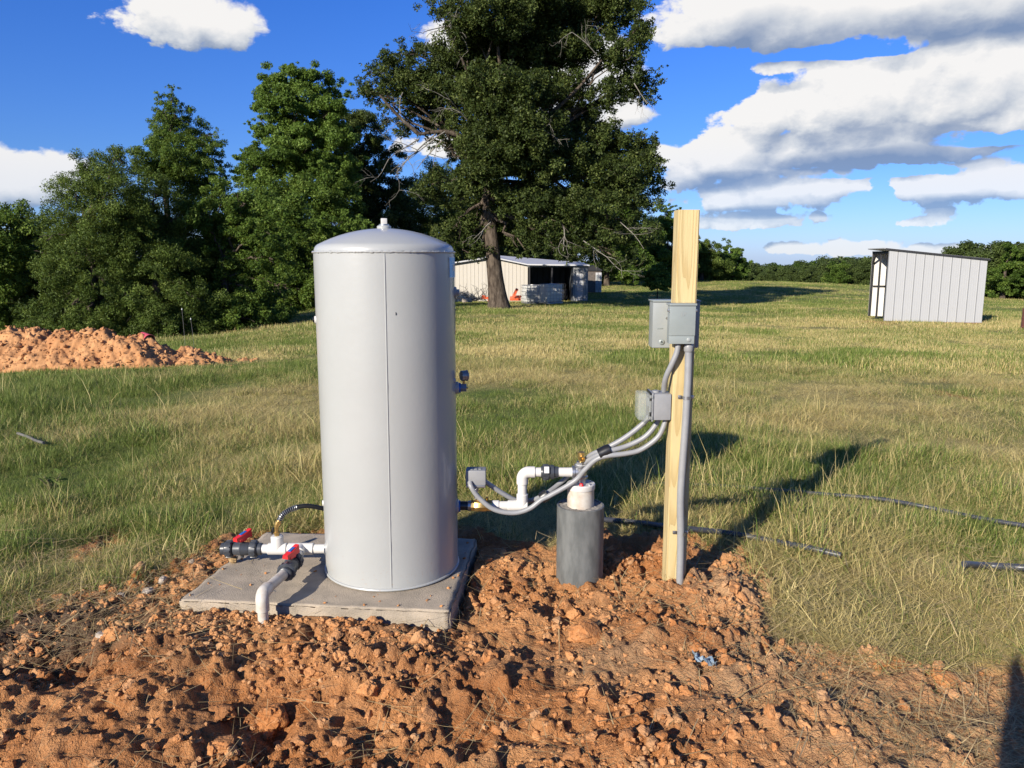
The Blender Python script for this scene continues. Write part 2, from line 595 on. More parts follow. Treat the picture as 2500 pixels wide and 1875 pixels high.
def grass_mat(name, green, green2, straw, straw2):
    m, N, b, out = newmat(name)
    N.n.remove(b)
    dry = N.attr('dry', 'INSTANCER').outputs['Fac']; tone = N.attr('tone').outputs['Fac']
    gcol = N.mixc(tone, green, green2); scol = N.mixc(tone, straw, straw2)
    # each blade is either green or dry; the patch decides how many are dry
    pick = N.sstep(N.math('SUBTRACT', dry, N.attr('pick').outputs['Fac']), -0.12, 0.12)
    col = N.mixc(pick, gcol, scol)
    df = N.node('ShaderNodeBsdfPrincipled'); df.inputs['Roughness'].default_value = 0.5; df.inputs['Specular IOR Level'].default_value = 0.2
    N.link(col, df.inputs['Base Color'])
    tr = N.node('ShaderNodeBsdfTranslucent'); N.link(col, tr.inputs[0])
    mx = N.node('ShaderNodeMixShader'); mx.inputs[0].default_value = 0.3
    N.link(df.outputs[0], mx.inputs[1]); N.link(tr.outputs[0], mx.inputs[2]); N.link(mx.outputs[0], out.inputs[0])
    return m


RED_A = (0.325, 0.128, 0.042); RED_B = (0.475, 0.232, 0.094); RED_D = (0.17, 0.075, 0.035); TAN = (0.50, 0.31, 0.165); MUD = (0.085, 0.055, 0.035)


def soil_colour(N, vec, tan_s, mud_s):
    n1 = N.noise(vec, 2.2, 6, 0.6); n2 = N.noise(vec, 19, 5, 0.65); n3 = N.noise(vec, 90, 3, 0.6)
    c = N.mixc(N.sstep(n1, .35, .65), RED_A, RED_B)
    c = N.mixc(N.math('MULTIPLY', N.sstep(n2, .52, .72), .45), c, RED_D)
    c = N.mixc(N.math('MULTIPLY', N.sstep(n3, .5, .75), .4), c, TAN)
    c = N.mixc(N.math('MULTIPLY', N.sstep(N.noise(vec, 5.5, 4, .6, .3), .50, .68), .42), c, (.16, .078, .036))   # damper, browner patches
    c = N.mixc(tan_s, c, N.mixc(n2, (.36, .205, .10), (.55, .345, .185)))
    c = N.mixc(mud_s, c, N.mixc(n2, (.06, .04, .025), (.13, .085, .055)))
    return c, n2, n3


def ground_mat():
    m, N, b, out = newmat('ground_soil_and_turf')
    geo = N.node('ShaderNodeNewGeometry'); vec = geo.outputs['Position']
    dirt = N.attr('dirt').outputs['Fac']; tan = N.attr('tan').outputs['Fac']; mud = N.attr('mud').outputs['Fac']; dry = N.attr('dryness').outputs['Fac']
    c, n2, n3 = soil_colour(N, vec, tan, mud)
    mp = N.node('ShaderNodeMapping'); mp.inputs['Scale'].default_value = (1, 0.25, 1); N.link(vec, mp.inputs[0])
    g1 = N.noise(vec, 1.3, 8, 0.7); g2 = N.noise(vec, 14, 5, 0.7)
    turf = N.mixc(g2, (.06, .09, .016), (.15, .20, .045))
    straw = N.mixc(g2, (.22, .19, .07), (.42, .35, .15))
    dd = N.math('ADD', dry, N.math('MULTIPLY', N.math('SUBTRACT', g1, .5), 1.0), clamp=True)
    turf = N.mixc(dd, turf, straw)
    mp.inputs['Scale'].default_value = (1, 1, 1)
    turf = N.mixc(N.math('MULTIPLY', N.sstep(N.noise(vec, 55, 4, .7), .42, .68), .65), turf, (.026, .026, .010))      # gaps down to the dark thatch
    N.link(N.mixc(dirt, turf, c), b.inputs['Base Color'])
    b.inputs['Roughness'].default_value = 0.95; b.inputs['Specular IOR Level'].default_value = 0.15
    bp = N.node('ShaderNodeBump'); bp.inputs['Distance'].default_value = 0.016; bp.inputs['Strength'].default_value = 1.0
    N.link(N.math('ADD', N.math('ADD', N.math('MULTIPLY', n2, 0.6), n3), N.math('MULTIPLY', N.noise(vec, 260, 3, .6), .5)), bp.inputs['Height']); N.link(bp.outputs[0], b.inputs['Normal'])
    return m


def clod_mat():
    m, N, b, out = newmat('clay_clods')
    geo = N.node('ShaderNodeNewGeometry')
    tn = N.attr('tanness', 'INSTANCER').outputs['Fac']
    tg = N.attr('tanness').outputs['Fac']
    c, n2, n3 = soil_colour(N, geo.outputs['Position'], N.math('ADD', tn, tg, clamp=True), 0.0)
    N.link(c, b.inputs['Base Color']); b.inputs['Roughness'].default_value = 0.95; b.inputs['Specular IOR Level'].default_value = 0.15
    bp = N.node('ShaderNodeBump'); bp.inputs['Distance'].default_value = 0.008
    N.link(N.math('ADD', n2, n3), bp.inputs['Height']); N.link(bp.outputs[0], b.inputs['Normal'])
    return m


M = {}
M['ground'] = ground_mat()
M['clod'] = clod_mat()
M['grass'] = grass_mat('grass_blades', (.082, .128, .022), (.215, .270, .060), (.38, .305, .11), (.63, .52, .24))
M['tank'] = simple('grey_tank_paint', (.335, .336, .315), .33, 0, .02, 3, .0006, 40, coat=.25)
def tank_mat():
    m = simple('grey_tank_enamel', (.322, .332, .322), .33, 0, .02, 3, .0006, 40, coat=.25)
    N = NT(m.node_tree); b = [n for n in m.node_tree.nodes if n.type == 'BSDF_PRINCIPLED'][0]
    old = b.inputs['Base Color'].links[0].from_socket
    tc = N.node('ShaderNodeTexCoord'); sp = N.node('ShaderNodeSeparateXYZ'); N.link(tc.outputs['Object'], sp.inputs[0])
    mp = N.node('ShaderNodeMapping'); mp.inputs['Scale'].default_value = (9, 9, 4); N.link(tc.outputs['Object'], mp.inputs[0])
    sm = N.sstep(N.noise(mp.outputs[0], 1.6, 4, .55), .70, .80)                          # a few yellowish smudges and clay splashes low down
    spl = N.math('MULTIPLY', N.sstep(N.noise(tc.outputs['Object'], 70, 3, .7), .60, .72), N.sstep(sp.outputs[2], .22, .0))
    c = N.mixc(N.math('MULTIPLY', sm, .35), old, (.33, .29, .17))
    N.link(N.mixc(N.math('MULTIPLY', spl, .45), c, (.33, .18, .09)), b.inputs['Base Color'])
    return m


M['tank'] = tank_mat()
M['concrete'] = simple('slab_concrete', (.395, .33, .25), .9, 0, .18, 9, .004, 190, (.27, .232, .18), .2)
M['pvc'] = simple('white_pvc', (.55, .535, .50), .3, 0, .02, 9)
M['pvc_dusty'] = simple('white_pvc_dusty', (.50, .475, .42), .4, 0, .08, 20, col2=(.40, .33, .26))
M['cpvc'] = simple('dark_grey_plastic', (.045, .05, .058), .35, 0, .1, 20)
M['black'] = simple('black_plastic', (.012, .013, .015), .35, 0, .1, 20)
M['red'] = simple('red_plastic', (.62, .02, .02), .4, 0, .05, 20)
M['blue'] = simple('blue_plastic', (.02, .10, .36), .4, 0, .05, 20)
M['bluelabel'] = simple('blue_sticker', (.02, .36, .72), .3, 0, .1, 30)
M['steel'] = simple('galvanised_steel', (.45, .46, .47), .38, .9, .12, 30)
M['chrome'] = simple('gauge_metal', (.30, .29, .27), .3, .55, .02, 30)
M['glass'] = simple('gauge_face', (.75, .75, .72), .1, 0, .02, 30, coat=1)
M['brass'] = simple('brass', (.62, .42, .15), .35, .9, .15, 40)
M['casing'] = simple('grey_well_casing', (.13, .135, .13), .5, 0, .25, 22, .0012, 60, (.075, .08, .078), stretch=(1, 1, .35))
M['grout'] = simple('cement_grout', (.30, .28, .25), .95, 0, .3, 60, .004, 120)
M['box'] = simple('grey_enamel', (.225, .255, .25), .38, 0, .05, 8)
M['boxdark'] = simple('grey_enamel_rear', (.25, .27, .265), .42, 0, .06, 8)
M['conduit'] = simple('grey_conduit_jacket', (.235, .24, .245), .42, 0, .05, 30)
M['hexgrey'] = simple('dull_plated_steel', (.17, .20, .24), .5, .3, .1, 30)
M['tape'] = simple('electrical_tape', (.012, .012, .013), .35, 0, .1, 30)
M['stick'] = simple('sticker_white', (.55, .55, .53), .4, 0, .05, 60)
M['bark'] = simple('bark', (.115, .092, .07), .95, 0, .3, 7, .05, 12, (.035, .027, .021), .1, stretch=(1, 1, .3))
M['bark_pale'] = simple('lichen_bark', (.25, .235, .20), .95, 0, .25, 6, .01, 20, (.14, .125, .105), .1)
M['oak'] = foliage_mat('oak_leaves', (.016, .026, .007), (.047, .069, .016), (.135, .160, .044), .2)
M['cedar'] = foliage_mat('cedar_sprays', (.030, .048, .010), (.075, .116, .021), (.17, .215, .048), .22)
M['elm'] = foliage_mat('elm_leaves', (.030, .056, .010), (.080, .135, .022), (.19, .25, .052), .3)
M['bright'] = foliage_mat('sweetgum_leaves', (.040, .072, .012), (.10, .165, .028), (.19, .27, .06), .3)
M['far'] = foliage_mat('far_leaves', (.032, .048, .014), (.058, .084, .022), (.10, .135, .036), .18)
M['weed'] = foliage_mat('weed_leaves', (.05, .08, .02), (.11, .16, .04), (.20, .24, .08), .3)
M['roof'] = simple('white_roof_sheet', (.50, .51, .53), .4, .0, .04, 4)
M['cream'] = ribbed('cream_wall_sheet', (.47, .44, .385), .245 * 1.0, 0, .012, .5)
M['greywall'] = ribbed('grey_wall_sheet', (.25, .26, .26), .22, 0, .012, .5)
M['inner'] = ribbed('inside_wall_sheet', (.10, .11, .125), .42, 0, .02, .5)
M['galv'] = ribbed('galvalume_wall_sheet', (.33, .335, .335), .3, 0, .012, .45)
M['whitesheet'] = ribbed('white_inside_sheet', (.62, .60, .55), .3, 0, .012, .5)
M['frame'] = simple('black_steel_tube', (.018, .018, .02), .5, 0, .1, 20)
M['orange'] = simple('orange_paint', (.60, .10, .03), .45, 0, .1, 8)
M['tote'] = simple('milky_plastic', (.60, .60, .57), .4, 0, .06, 6)
M['rust'] = simple('rusted_drum', (.14, .045, .032), .75, 0, .25, 8, .002, 40, (.085, .035, .028))
M['pink'] = simple('faded_red_plastic', (.58, .09, .11), .45, 0, .1, 12)
M['yellowin'] = simple('yellowed_plastic', (.55, .36, .10), .5, 0, .1, 12)
M['stone'] = simple('pale_stone', (.42, .36, .29), .9, 0, .2, 25, .004, 60)
M['tan_stone'] = simple('tan_stone', (.36, .24, .11), .9, 0, .2, 25, .004, 60)
M['poly'] = simple('black_poly_pipe', (.05, .053, .062), .38, 0, .1, 20)
M['scrap'] = simple('blue_white_film', (.20, .23, .24), .6, 0, .3, 40, col2=(.10, .17, .25))
M['greystick'] = simple('weathered_wood', (.13, .125, .115), .9, 0, .2, 30)
M['skin'] = simple('skin', (.50, .30, .21), .5, 0, .05, 20)
M['cloth'] = simple('dark_shirt', (.05, .06, .09), .9, 0, .1, 30)
M['jeans'] = simple('denim', (.06, .08, .13), .9, 0, .1, 30)


def wood_mat():
    m, N, b, out = newmat('treated_pine')
    tc = N.node('ShaderNodeTexCoord')
    mp = N.node('ShaderNodeMapping'); mp.inputs['Scale'].default_value = (1, 1, 0.09); N.link(tc.outputs['Object'], mp.inputs[0])
    w = N.noise(mp.outputs[0], 9, 2, 0.4)
    rings = N.math('FRACT', N.math('MULTIPLY', w, 13))
    saw = N.sstep(rings, 0.35, 0.95)
    fine = N.noise(mp.outputs[0], 160, 3, .6)
    c = N.mixc(N.math('MULTIPLY', saw, .7), (.50, .41, .215), (.375, .27, .115))
    c = N.mixc(N.math('MULTIPLY', fine, .25), c, (.33, .22, .09))
    big = N.noise(tc.outputs['Object'], 3.5, 3)
    c = N.mixc(N.math('MULTIPLY', N.sstep(big, .45, .75), .35), c, (.55, .47, .23))
    vo = N.node('ShaderNodeTexVoronoi'); vo.inputs['Scale'].default_value = 4.3
    mp2 = N.node('ShaderNodeMapping'); mp2.inputs['Scale'].default_value = (1.6, 1.6, .8); N.link(tc.outputs['Object'], mp2.inputs[0]); N.link(mp2.outputs[0], vo.inputs['Vector'])
    c = N.mixc(N.sstep(vo.outputs['Distance'], .09, .04), c, (.17, .085, .035))
    N.link(c, b.inputs['Base Color']); b.inputs['Roughness'].default_value = .7; b.inputs['Specular IOR Level'].default_value = .25
    bp = N.node('ShaderNodeBump'); bp.inputs['Distance'].default_value = .0012; N.link(N.math('ADD', saw, fine), bp.inputs['Height']); N.link(bp.outputs[0], b.inputs['Normal'])
    return m


M['wood'] = wood_mat()


def clear_mat():
    m, N, b, out = newmat('clear_cover')
    b.inputs['Base Color'].default_value = (.55, .57, .56, 1); b.inputs['Roughness'].default_value = .12
    tr = N.node('ShaderNodeBsdfTransparent'); tr.inputs[0].default_value = (.9, .92, .9, 1)
    mx = N.node('ShaderNodeMixShader')
    N.link(N.math('ADD', .22, N.math('MULTIPLY', N.noise(N.node('ShaderNodeTexCoord').outputs['Object'], 25, 3), .05)), mx.inputs[0])
    N.link(tr.outputs[0], mx.inputs[1]); N.link(b.outputs[0], mx.inputs[2]); N.link(mx.outputs[0], out.inputs[0])
    return m


M['clear'] = clear_mat()

# ================================================================== GROUND
rng = np.random.default_rng(7)


def axis_lines(lo, hi, step, far_lo, far_hi, grow=1.07):
    mid = list(np.arange(lo, hi, step))
    a = []; x = lo; s = step
    while x > far_lo:
        s *= grow; x -= s; a.append(x)
    b = []; x = mid[-1]; s = step
    while x < far_hi:
        s *= grow; x += s; b.append(x)
    return np.array(a[::-1] + mid + b)


CLOD_N = 5200


def crumbly(x, y):
    c = smooth(fbm(x * 2.1, y * 2.1, 43, 3), -.22, .22)
    return np.clip(c * (1 - .9 * spot(x, y, 1390, 1330, .36, .17)) * (1 - .7 * spot(x, y, 1950, 1560, .5, .3)) + .5 * spot(x, y, 780, 1400, .7, .2), .12, 1)


def build_ground():
    xs = axis_lines(-2.6, 2.6, 0.0082, -900, 900, 1.055)
    ys = axis_lines(1.75, 3.95, 0.0082, -700, 1400, 1.05)
    X, Y = np.meshgrid(xs, ys)
    Z = gz(X, Y)
    near = (np.abs(X) < 40) & (Y > -4) & (Y < 45)
    D = np.zeros_like(X); D[near] = dirt_mask(X[near], Y[near])
    fine = (np.abs(X) < 3.4) & (Y > 1.2) & (Y < 4.6)
    x = X[fine]; y = Y[fine]; d = D[fine]
    h = fbm(x * 1.3, y * 1.3, 31, 3) * 0.10 + fbm(x * 5, y * 5, 33, 3) * 0.045
    h += (0.5 - np.abs(fbm(x * 9, y * 9, 37, 4, .6))) * 0.035 - 0.02
    crumb = crumbly(x, y)          # crumbled in some places, smeared smooth in others
    h += (np.abs(fbm(x * 17, y * 17, 38, 3, .6)) * .044 + fbm(x * 38, y * 38, 39, 3) * .024) * (.3 + .7 * crumb)
    # heap in front of the slab and round the post
    h += 0.05 * spot(x, y, 760, 1400, .75, .28) + 0.05 * spot(x, y, 1530, 1290, .28, .2) + .03 * spot(x, y, 1250, 1390, .25, .15)
    h -= 0.06 * spot(x, y, 60, 1430, .3, .16) + .05 * spot(x, y, 590, 1560, .06, .25)
    h -= 0.05 * spot(x, y, 980, 1560, .5, .25)
    # keep clear of the casing's foot, flatter there
    flat = spot(x, y, 1350, 1300, .35, .22)
    h = h * (1 - .6 * flat)
    Z2 = Z.copy(); Z2[fine] += h * d + (1 - d) * fbm(x * 3, y * 3, 41, 3) * .05
    # lumps pushed up out of the clay
    r_ = np.random.default_rng(11)
    cx = r_.uniform(-2.5, 2.6, CLOD_N); cy = r_.uniform(1.8, 3.6, CLOD_N)
    cr = 0.011 + 0.050 * r_.random(CLOD_N) ** 5.0
    LUMP = np.zeros_like(Z2)
    okm = (dirt_mask(cx, cy) > .7) & (r_.random(CLOD_N) < .15 + crumbly(cx, cy))
    for a, b_, c_ in zip(cx[okm], cy[okm], cr[okm]):
        i0, i1 = np.searchsorted(xs, (a - c_ * 1.4, a + c_ * 1.4)); j0, j1 = np.searchsorted(ys, (b_ - c_ * 1.4, b_ + c_ * 1.4))
        if i1 - i0 < 2 or j1 - j0 < 2: continue
        sx = X[j0:j1, i0:i1]; sy = Y[j0:j1, i0:i1]
        ang = np.arctan2(sy - b_, sx - a)
        rr = c_ * (1 + .25 * np.sin(ang * 3 + a * 40) + .15 * np.sin(ang * 5 + b_ * 60))
        q = np.clip(1 - ((sx - a) ** 2 + (sy - b_) ** 2) / rr ** 2, 0, 1)
        rough = 1 + fbm(sx * 60, sy * 60, 45, 2) * .7
        LUMP[j0:j1, i0:i1] = np.maximum(LUMP[j0:j1, i0:i1], np.minimum(np.sqrt(q), .82) * c_ * .72 * rough)
    Z2 += LUMP
    # under the slab and the tank
    ins = poly_sd(X[fine], Y[fine], SLAB)
    z = Z2[fine]
    z = np.where(ins > -0.02, np.minimum(z, -0.03), z)
    lim = np.where(ins > -0.28, 0.045, 9)
    z = np.minimum(z, lim + np.maximum(0, z - lim) * .15)
    Z2[fine] = z
    ny, nx = X.shape
    me = bpy.data.meshes.new('ground')
    V = np.stack([X, Y, Z2], -1).reshape(-1, 3)
    idx = np.arange(nx * ny).reshape(ny, nx)
    F = np.stack([idx[:-1, :-1], idx[:-1, 1:], idx[1:, 1:], idx[1:, :-1]], -1).reshape(-1, 4)
    me.vertices.add(len(V)); me.vertices.foreach_set('co', V.astype(np.float32).ravel())
    me.loops.add(F.size); me.loops.foreach_set('vertex_index', F.astype(np.int32).ravel())
    me.polygons.add(len(F)); me.polygons.foreach_set('loop_start', np.arange(0, F.size, 4, dtype=np.int32))
    me.polygons.foreach_set('use_smooth', np.ones(len(F), bool))
    me.update(calc_edges=True)
    xf, yf = X.ravel(), Y.ravel()
    tan = np.zeros(len(xf)); mud = np.zeros(len(xf)); dr = dryness(xf, yf)
    nf = fine.ravel()
    tx, ty = xf[nf], yf[nf]
    n = fbm(tx * 3, ty * 3, 51, 3)
    tan[nf] = np.clip(.9 * smooth(tx + n * .8 + (2.4 - ty) * .25, .35, 1.15) * .6 + .7 * spot(tx, ty, 1600, 1300, .28, .25) + .3 * smooth(n, .1, .5), 0, .85)
    mud[nf] = np.clip(1.5 * spot(tx, ty, 60, 1365, .62, .24) + n * .5 + .55 * spot(tx, ty, 1150, 1240, .2, .4) * 0 + .25 * smooth(-n, .15, .5), 0, 1)
    for k, a in (('dirt', D.ravel()), ('tan', tan), ('mud', mud), ('dryness', dr)):
        t = me.attributes.new(k, 'FLOAT', 'POINT'); t.data.foreach_set('value', a.astype(np.float32))
    o = link('ground', me, M['ground'])
    tag(o, kind='structure')
    o['label'] = 'grassy pasture with bare red clay in front'
    return o, xs, ys, Z2


def dryness(x, y):
    x = np.asarray(x, float); y = np.asarray(y, float)
    r = np.hypot(x, y)
    d = .37 + fbm(x * .34, y * .36, 61, 4, .6) * (1.25 - .65 * smooth(r, 9, 26)) + fbm(x * 1.5, y * 1.5, 63, 2) * .45
    d = d + .35 * np.exp(-((y - 27 + .1 * x) / 2.2) ** 2) * smooth(x, 2, 9)      # mown straw band
    d = d - .30 * smooth(-x, 2.2, 5.5) * smooth(r, 4, 6) * (1 - smooth(r, 18, 30))                   # greener at the left
    d = d - .15 * smooth(r, 26, 45)
    d = d - .18 * smooth(x, .9, 1.6) * (1 - smooth(r, 4.5, 7))
    d = d + .30 * np.exp(-(((x + 1.4) / 1.3) ** 2 + ((y - 5.6) / 1.4) ** 2)) + .25 * np.exp(-(((x + 2.6) / .8) ** 2 + ((y - 3.6) / .5) ** 2))
    return np.clip(d, .05, .95)


ground, GXS, GYS, GZ = build_ground()


def hz(x, y):
    """height of the built ground, by bilinear lookup"""
    x = np.asarray(x, float); y = np.asarray(y, float)
    i = np.clip(np.searchsorted(GXS, x) - 1, 0, len(GXS) - 2); j = np.clip(np.searchsorted(GYS, y) - 1, 0, len(GYS) - 2)
    fx = (x - GXS[i]) / (GXS[i + 1] - GXS[i]); fy = (y - GYS[j]) / (GYS[j + 1] - GYS[j])
    return (GZ[j, i] * (1 - fx) + GZ[j, i + 1] * fx) * (1 - fy) + (GZ[j + 1, i] * (1 - fx) + GZ[j + 1, i + 1] * fx) * fy


def hzf(x, y):
    return float(hz(np.array([x]), np.array([y]))[0])


# ------------------------------------------------------------------ scattering one stuff object by geometry nodes
def scatter(name, label, P, scale, rotz, which, sources, extra, tilt=None):
    """P (n,3); sources: list of mesh objects that are only instanced; extra: {attr: values}"""
    c = bpy.data.collections.new(name + '_sources')
    for k, o in enumerate(sources):
        o.name = f'{name}_piece_{k:02d}'
        c.objects.link(o)
    me = bpy.data.meshes.new(name)
    n = len(P)
    me.vertices.add(n); me.vertices.foreach_set('co', np.ascontiguousarray(P, dtype=np.float32).ravel())
    rot = np.zeros((n, 3), np.float32); rot[:, 2] = rotz
    if tilt is not None:
        rot[:, 0] = tilt[:, 0]; rot[:, 1] = tilt[:, 1]
    a = me.attributes.new('rot', 'FLOAT_VECTOR', 'POINT'); a.data.foreach_set('vector', rot.ravel())
    sc = np.asarray(scale, np.float32)
    a = me.attributes.new('scl', 'FLOAT_VECTOR', 'POINT')
    a.data.foreach_set('vector', (sc if sc.ndim == 2 else np.repeat(sc[:, None], 3, 1)).astype(np.float32).ravel())
    a = me.attributes.new('which', 'INT', 'POINT'); a.data.foreach_set('value', np.asarray(which, np.int32))
    for k, v in extra.items():
        a = me.attributes.new(k, 'FLOAT', 'POINT'); a.data.foreach_set('value', np.asarray(v, np.float32))
    o = link(name, me)
    tag(o, label, kind='stuff')
    g = bpy.data.node_groups.new(name + '_scatter', 'GeometryNodeTree')
    g.interface.new_socket('Geometry', in_out='INPUT', socket_type='NodeSocketGeometry')
    g.interface.new_socket('Geometry', in_out='OUTPUT', socket_type='NodeSocketGeometry')
    N = NT(g)
    gi = N.node('NodeGroupInput'); go = N.node('NodeGroupOutput')
    mp = N.node('GeometryNodeMeshToPoints'); N.link(gi.outputs[0], mp.inputs[0])
    ci = N.node('GeometryNodeCollectionInfo'); ci.inputs['Collection'].default_value = c
    ci.inputs['Separate Children'].default_value = True; ci.inputs['Reset Children'].default_value = True
    ip = N.node('GeometryNodeInstanceOnPoints'); N.link(mp.outputs[0], ip.inputs['Points']); N.link(ci.outputs[0], ip.inputs['Instance'])
    ip.inputs['Pick Instance'].default_value = True

    def na(nm, t):
        q = N.node('GeometryNodeInputNamedAttribute'); q.data_type = t; q.inputs['Name'].default_value = nm
        return q.outputs['Attribute']
    N.link(na('which', 'INT'), ip.inputs['Instance Index'])
    er = N.node('FunctionNodeEulerToRotation'); N.link(na('rot', 'FLOAT_VECTOR'), er.inputs[0]); N.link(er.outputs[0], ip.inputs['Rotation'])
    N.link(na('scl', 'FLOAT_VECTOR'), ip.inputs['Scale'])
    N.link(ip.outputs[0], go.inputs[0])
    md = o.modifiers.new('scatter', 'NODES'); md.node_group = g
    return o


# ------------------------------------------------------------------ grass
def tuft_mesh(nb, hmin, hmax, spread, width, lean, seed, seg=3, lie=None):
    r_ = np.random.default_rng(seed)
    base = r_.normal(0, spread, (nb, 2)); a = r_.uniform(0, 2 * PI, nb)
    L = r_.uniform(hmin, hmax, nb); ln = np.abs(r_.normal(0, lean, nb)) + .15
    w = width * r_.uniform(.6, 1.3, nb)
    dirv = np.stack([np.cos(a), np.sin(a)], 1)
    side_a = a + PI / 2 + r_.normal(0, .6, nb)
    side = np.stack([np.cos(side_a), np.sin(side_a)], 1)
    rows = []
    x = np.zeros(nb); z = np.zeros(nb); th = PI / 2 - ln * .45
    if lie is not None:
        z = r_.uniform(0, .018, nb); th = np.abs(r_.normal(0, lie, nb)); ln = r_.normal(0, .25, nb)
    for k in range(seg + 1):
        t = k / seg
        ww = w * (1 - t ** 1.6 * .93)
        p = np.concatenate([base + dirv * x[:, None], z[:, None]], 1)
        s3 = np.concatenate([side * ww[:, None] / 2, np.zeros((nb, 1))], 1)
        rows.append((p - s3, p + s3))
        x = x + np.cos(th) * L / seg; z = z + np.maximum(np.sin(th) * L / seg, -z * .6); th = th - ln * (.55 + .5 * t)
    Q = []
    for k in range(seg):
        Q.append(np.stack([rows[k][0], rows[k][1], rows[k + 1][1], rows[k + 1][0]], 1))
    V = np.concatenate(Q, 0)
    tone = np.tile(r_.random(nb), seg); pick = np.tile(r_.random(nb), seg)
    me = quads_mesh('tuft', V, 4, {'tone': tone, 'pick': pick})
    me.materials.append(M['grass'])
    return bpy.data.objects.new('tuft', me)


def build_grass():
    tufts = [tuft_mesh(64, .04, .10, .055, .0034, 2.2, 100 + k) for k in range(4)]        # leafy, flopped over
    tufts += [tuft_mesh(34, .05, .15, .050, .0030, 1.1, 120 + k) for k in range(3)]        # more upright, some taller
    tufts += [tuft_mesh(60, .05, .16, .085, .0024, 1, 140 + k, 2, .32) for k in range(3)]  # cut stems lying flat
    tufts += [tuft_mesh(110, .035, .085, .17, .0065, 1.8, 160 + k, 2) for k in range(3)]       # wide, for the middle distance
    tufts += [tuft_mesh(8, .16, .32, .05, .0030, .45, 180 + k) for k in range(2)]          # single tall stalks
    tufts += [tuft_mesh(110, .07, .18, .055, .0038, 1.4, 190 + k) for k in range(2)]      # rank tussocks
    r_ = np.random.default_rng(5)
    P = []; S = []; W = []; extra = []

    def band(r0, r1, dens, smin, smax, choices, probs, az=(-47, 47), bare=True):
        area = PI * (r1 * r1 - r0 * r0) * (az[1] - az[0]) / 360
        n = int(area * dens)
        r = np.sqrt(r_.uniform(r0 * r0, r1 * r1, n)); a = np.radians(r_.uniform(az[0], az[1], n))
        x = r * np.sin(a); y = r * np.cos(a)
        keep = np.ones(n, bool)
        if bare:
            m = dirt_mask(x, y) if r0 < 45 else np.zeros(n)
            keep = r_.random(n) > m * 1.08
            keep &= poly_sd(x, y, SLAB) < -.03
            keep &= np.hypot(x - TANK.x, y - TANK.y) > .35
            keep &= np.hypot(x - WELL.x, y - WELL.y) > .18
        cover = fbm(x * .9, y * .9, 71, 3)
        keep &= r_.random(n) < .80 + cover * 1.0
        x, y = x[keep], y[keep]; n = len(x)
        hgt = 1 + fbm(x * .55, y * .55, 73, 3) * 1.0 + fbm(x * 2.2, y * 2.2, 75, 2) * .9
        P.append(np.stack([x, y, hz(x, y) - .006], 1))
        S.append(r_.uniform(smin, smax, n) * np.clip(hgt, .5, 1.8))
        dr = np.clip(dryness(x, y) + r_.normal(0, .08, n), 0, 1)
        wh = r_.choice(choices, n, p=probs)
        lying = (r_.random(n) < smooth(dr, .35, .8) * .75) & (wh < 10)
        wh = np.where(lying, r_.integers(7, 10, n), wh)
        tall = (r_.random(n) < .008) & (wh < 10)
        W.append(np.where(tall, r_.integers(13, 15, n), wh))
        tus = (r_.random(n) < .010 + .045 * smooth(fbm(x * .75, y * .75, 77, 3), .08, .35) + .10 * (spot(x, y, 1600, 960, .7, .5) + spot(x, y, 1120, 860, .7, .6) + spot(x, y, 1330, 1080, .15, .12))) & (wh < 10) & (r0 < 13)
        W[-1] = np.where(tus, r_.integers(15, 17, n), W[-1])
        extra.append(np.where(tall, .9, np.where(tus, dr * .55, dr)))
    band(2.4, 5.2, 980, .55, 1.1, list(range(10)), [.16] * 4 + [.02] * 3 + [.30 / 3] * 3, (-52, 52))
    band(5.2, 7.5, 640, .6, 1.15, list(range(10)), [.16] * 4 + [.02] * 3 + [.30 / 3] * 3)
    band(7.5, 13, 290, .7, 1.2, list(range(10)), [.16] * 4 + [.03] * 3 + [.27 / 3] * 3)
    band(13, 26, 56, .75, 1.3, [10, 11, 12, 4, 5, 6], [.29, .29, .3, .04, .04, .04])
    band(26, 55, 11, 1.0, 1.7, [10, 11, 12], [.34, .33, .33])
    band(55, 110, 3.0, 1.3, 2.2, [10, 11, 12], [.34, .33, .33], (2, 37))
    P = np.concatenate(P); S = np.concatenate(S); W = np.concatenate(W); E = np.concatenate(extra)
    n = len(P)
    scatter('grass', 'rough green and straw coloured pasture grass', P, S, r_.uniform(0, 2 * PI, n), W, tufts, {'dry': E})
    print('grass tufts', n)
    # straw lying on the bare clay
    M['straw'] = grass_mat('dry_straw', (.45, .34, .16), (.60, .47, .24), (.36, .26, .12), (.62, .48, .25))
    straw = [tuft_mesh(14, .06, .24, .11, .0030, 1, 200 + k, 2, .10) for k in range(5)]
    for q in straw:
        q.data.materials.clear(); q.data.materials.append(M['straw'])
    n = 5200
    x = r_.uniform(-2.6, 2.8, n); y = r_.uniform(1.8, 3.7, n)
    w_ = .05 + .42 * smooth(x + fbm(x * 2, y * 2, 81, 3) * 1.2 + (2.4 - y) * .3, .35, 1.4) + .5 * smooth(-x, 1.2, 1.9) * smooth(y, 2.5, 2.9)
    w_ *= (.4 + 1.2 * smooth(fbm(x * 3.1, y * 3.1, 83, 3), -.15, .3))
    keep = (r_.random(n) < w_) & (poly_sd(x, y, SLAB) < -.02) & (np.hypot(x - WELL.x, y - WELL.y) > .2)
    x, y = x[keep], y[keep]; n = len(x)
    scatter('straw', 'loose dry straw lying on the bare clay', np.stack([x, y, hz(x, y) + .004], 1), r_.uniform(.6, 1.2, n), r_.uniform(0, 6.28, n),
            r_.integers(0, 5, n), straw, {'dry': np.clip(r_.normal(1.15, .12, n), 0, 1.4)}, r_.normal(0, .12, (n, 2)))


build_grass()


